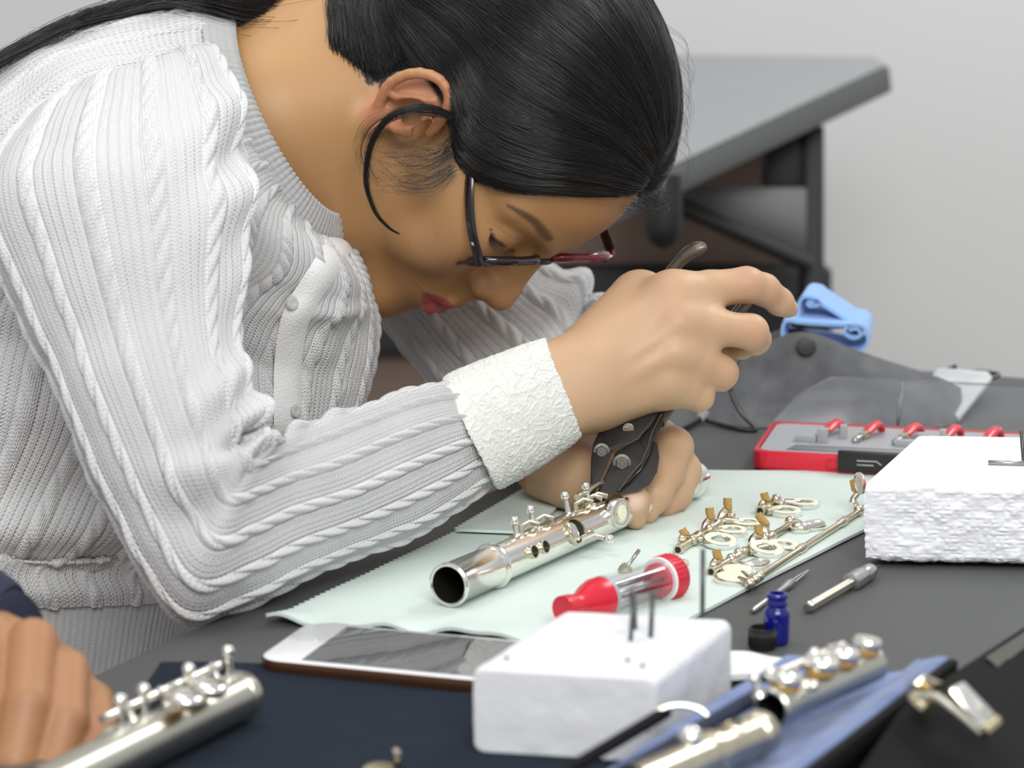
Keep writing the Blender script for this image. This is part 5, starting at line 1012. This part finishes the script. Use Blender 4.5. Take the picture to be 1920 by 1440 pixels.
# ------------------------------------------------------------------ glasses
gl = thing('eyeglasses', hp(0, 14, 96), 'dark wine rimmed eyeglasses slid low on the woman\'s nose', 'glasses')
cR, cL = hp(-32, 4.0, 88.5), hp(32, 22.5, 95.5); exg = nrm(cL-cR); fz = nrm(HR@V(0, -.30, 1)); fz = nrm(fz-exg*(fz@exg)); eyg = np.cross(fz, exg)
def rimpts(c, s, w_=.0245, h=.0175, n=48, e=.72):
    a = np.arange(n)*2*np.pi/n; x = np.sign(np.cos(a))*np.abs(np.cos(a))**e*w_; y = np.sign(np.sin(a))*np.abs(np.sin(a))**e*h*(1+.06*np.sign(np.cos(a))*s)
    return c+x[:, None]*exg+y[:, None]*eyg-(fz[None]*((x/w_)**2)[:, None]*.0016)
for c, s in ((cR, -1), (cL, 1)):
    rp = rimpts(c, s); a = np.arange(10)*2*np.pi/10; G = []
    for i in range(48):
        o_ = nrm(rp[i]-c); top = (rp[i]-c)@eyg > 0; rr = .0021 if top else .0008
        G.append(rp[i]+np.cos(a)[:, None]*o_*rr+np.sin(a)[:, None]*fz*(.0027 if top else .0009))
    MB().grid(np.array(G), cu=True).build('rim', M['frame_red'] if s > 0 else M['frame'], gl)
    li = rimpts(c, s, .0238, .0168); m_ = MB(); G = [li+fz*.0006]
    for f in (.7, .35, .02): G.append(c+(li-c)*f+fz*(.0006+.0012*(1-f*f)))
    Gb = [x-fz*.0014 for x in G[::-1]]; m_.grid(np.array(G+Gb), cu=True); m_.build('lens', M['lens'], gl)
    hx = c+exg*s*.0255+eyg*.0095; MB().tube([hx-exg*s*.003+fz*.0006, hx+exg*s*.0022, hx+exg*s*.003-fz*.004], [.0022, .0024, .0020], 10, flat=(eyg, 1.5)).build('hinge', M['frame_red'] if s > 0 else M['frame'], gl)
    ear_ = hp(s*79, 24, -2) if s > 0 else to_room(loc(874, 300)+V(3, 0, 0)); st = hx+exg*s*.003-fz*.004
    tpth = spline([st, st*.72+ear_*.28+exg*s*.0035, st*.4+ear_*.6+exg*s*.0035, ear_], 20)
    tm = MB().tube(tpth, [.0018]*20, 10, flat=(eyg, 1.9)).build('temple', M['frame'], gl)
    q = tpth[3]+exg*s*.0017
    if s < 0:
        tx = nrm(tpth[4]-tpth[2])
        for o1, o2 in ((V(-1, -1, 0), V(1, 1, 0)), (V(-1, 1, 0), V(1, -1, 0))): MB().tube([q+tx*o1[0]*.0009+eyg*o1[1]*.0009, q+exg*s*.0002, q+tx*o2[0]*.0009+eyg*o2[1]*.0009], .00022, 6).build('mark', M['mark'], tm)
    MB().lathe(c-exg*s*.0165-eyg*.004-fz*.006, nrm(-fz*.4-exg*s), [(-.0006, .0028), (.0006, .0032), (.0010, .002)], 14, cap0=True, cap1=True).build('nose_pad', M['lens'], gl)
MB().tube(spline([cR+exg*.0235+eyg*.0065, cR*.5+cL*.5+eyg*.0085+fz*.001, cL-exg*.0235+eyg*.0065], 12), .0019, 10).build('bridge', M['frame'], gl)
# ------------------------------------------------------------------ the second person: a hand and a dark cuff
man = thing('person', (-.30, .72, 0), 'second person at the near table edge, only a hand and navy cuff in view', 'person')
oh = Group(c=P(60, 1300, .86), r=.28)
dO = .875
chain(oh, [(-330, 1105, .932, .030), (-120, 1192, .902, .026), (-40, 1230, .893, .020)], .02)
for (x0, y0, d0), (x1, y1, d1) in (((-70, 1215, .895), (-15, 1195, .878)), ((-80, 1245, .895), (62, 1205, .876)), ((-80, 1290, .895), (124, 1255, .880)), ((-80, 1330, .895), (176, 1318, .884))): oh.add(cone(P(x0, y0, d0), P(x1, y1, d1), .017, .0085), .010)
chain(oh, [(-22, 1192, .872, .0098), (-38, 1310, .850, .0092), (-52, 1420, .840, .0086), (-80, 1540, .842, .0080)], .003, .002)
chain(oh, [(62, 1204, .868, .0098), (52, 1320, .848, .0094), (30, 1430, .838, .0088), (0, 1540, .842, .0080)], .003, .002)
chain(oh, [(126, 1258, .870, .0088), (124, 1350, .852, .0085), (100, 1440, .842, .0080), (66, 1540, .846, .0074)], .003, .002)
chain(oh, [(178, 1322, .876, .0074), (186, 1372, .862, .0073), (168, 1425, .852, .0070), (128, 1490, .850, .0066)], .003, .002)
FO = field([oh], .002); ap = np.array([P(-350, 1080, .93), P(230, 1560, .83), P(-350, 1560, .83), P(200, 1150, .93)])
OV, OQ = polygonize(FO, ap.min(0)-.05, ap.max(0)+.05, .0014)
M['skin2'] = skin_mat('skin_darker', .5); oc = np.tile(V(.38, .185, .082), (len(OV), 1))
for x, y, d in ((62, 1200, .862), (128, 1252, .864), (50, 1320, .84), (124, 1352, .845), (186, 1375, .856)): oc = oc*(1-(w_ := .35*np.exp(-(((OV-P(x, y, d))/.012)**2).sum(1)))[:, None])+V(.36, .16, .085)*w_[:, None]
np_mesh('body', OV, OQ, M['skin2'], man, col=oc)
cf = [P(-320, 1080, .93), P(-150, 1090, .92), P(-60, 1110, .91), P(0, 1130, .90)]
MB().tube(spline([P(-560, 1000, .97), P(-330, 1105, .932), P(-200, 1158, .914), P(-120, 1192, .902), P(-26, 1226, .896), P(-20, 1228, .896)], 30), list(np.linspace(.056, .0275, 28))+[.026, .021], 28).build('sleeve', M['sleeve_navy'], man)

# ------------------------------------------------------------------ what a step to the side would show: her trousers, shoes and stool
M['denim'] = mat('dark_trousers', (.020, .022, .030), .85, bump=.3, bs=500); M['shoe'] = mat('black_shoe', (.015, .015, .015), .5)
hc = P(-10, 1300, 1.25); hc = V(hc[0], hc[1], .585)-D2*.03
MB().tube(spline([hc+V(0, 0, .02), hc-V(0, 0, .03), hc-V(0, 0, .10), hc-V(0, 0, .125)], 14), [.072, .078, .084, .088]+[.09]*8+[.085, .05], 24, flat=(D2, 1.2)).build('trousers', M['denim'], woman)
for s in (-1, 1):
    h0 = hc+D1*s*.070-V(0, 0, .075); kn = h0+D2*.40+V(0, 0, -.015); an = kn+D2*.02+V(0, 0, -(kn[2]-.10))
    MB().tube(spline([h0, h0*.5+kn*.5, kn, kn*.5+an*.5+D2*.01, an], 26), np.interp(np.linspace(0, 1, 26), [0, .4, .55, 1], [.074, .066, .058, .042]), 18).build('trouser_leg', M['denim'], woman)
    MB().tube(spline([an+V(0, 0, -.055)-D2*.05, an+V(0, 0, -.05)+D2*.02, an+V(0, 0, -.068)+D2*.12, an+V(0, 0, -.072)+D2*.17], 16), [.028]+[.036]*8+[.034, .032, .030, .028, .025, .020, .010], 14).build('shoe', M['shoe'], woman)
so = thing('stool', (hc[0], hc[1], 0), 'black padded stool under the woman, hidden behind the worktable', 'stool')
st_ = hc*V(1, 1, 0)
MB().lathe(st_, V(0, 0, 1), [(.385, .16), (.39, .175), (.43, .178), (.445, .165), (.45, .10), (.450, .01)], 36, cap0=True, cap1=True).build('seat', M['black_plastic'], so)
MB().tube([st_+V(0, 0, .06), st_+V(0, 0, .386)], .025, 16).build('post', M['darksteel'], so)
MB().lathe(st_, V(0, 0, 1), [(0, .22), (.012, .22), (.03, .05), (.06, .03)], 36, cap0=True, cap1=True).build('base', M['darksteel'], so)
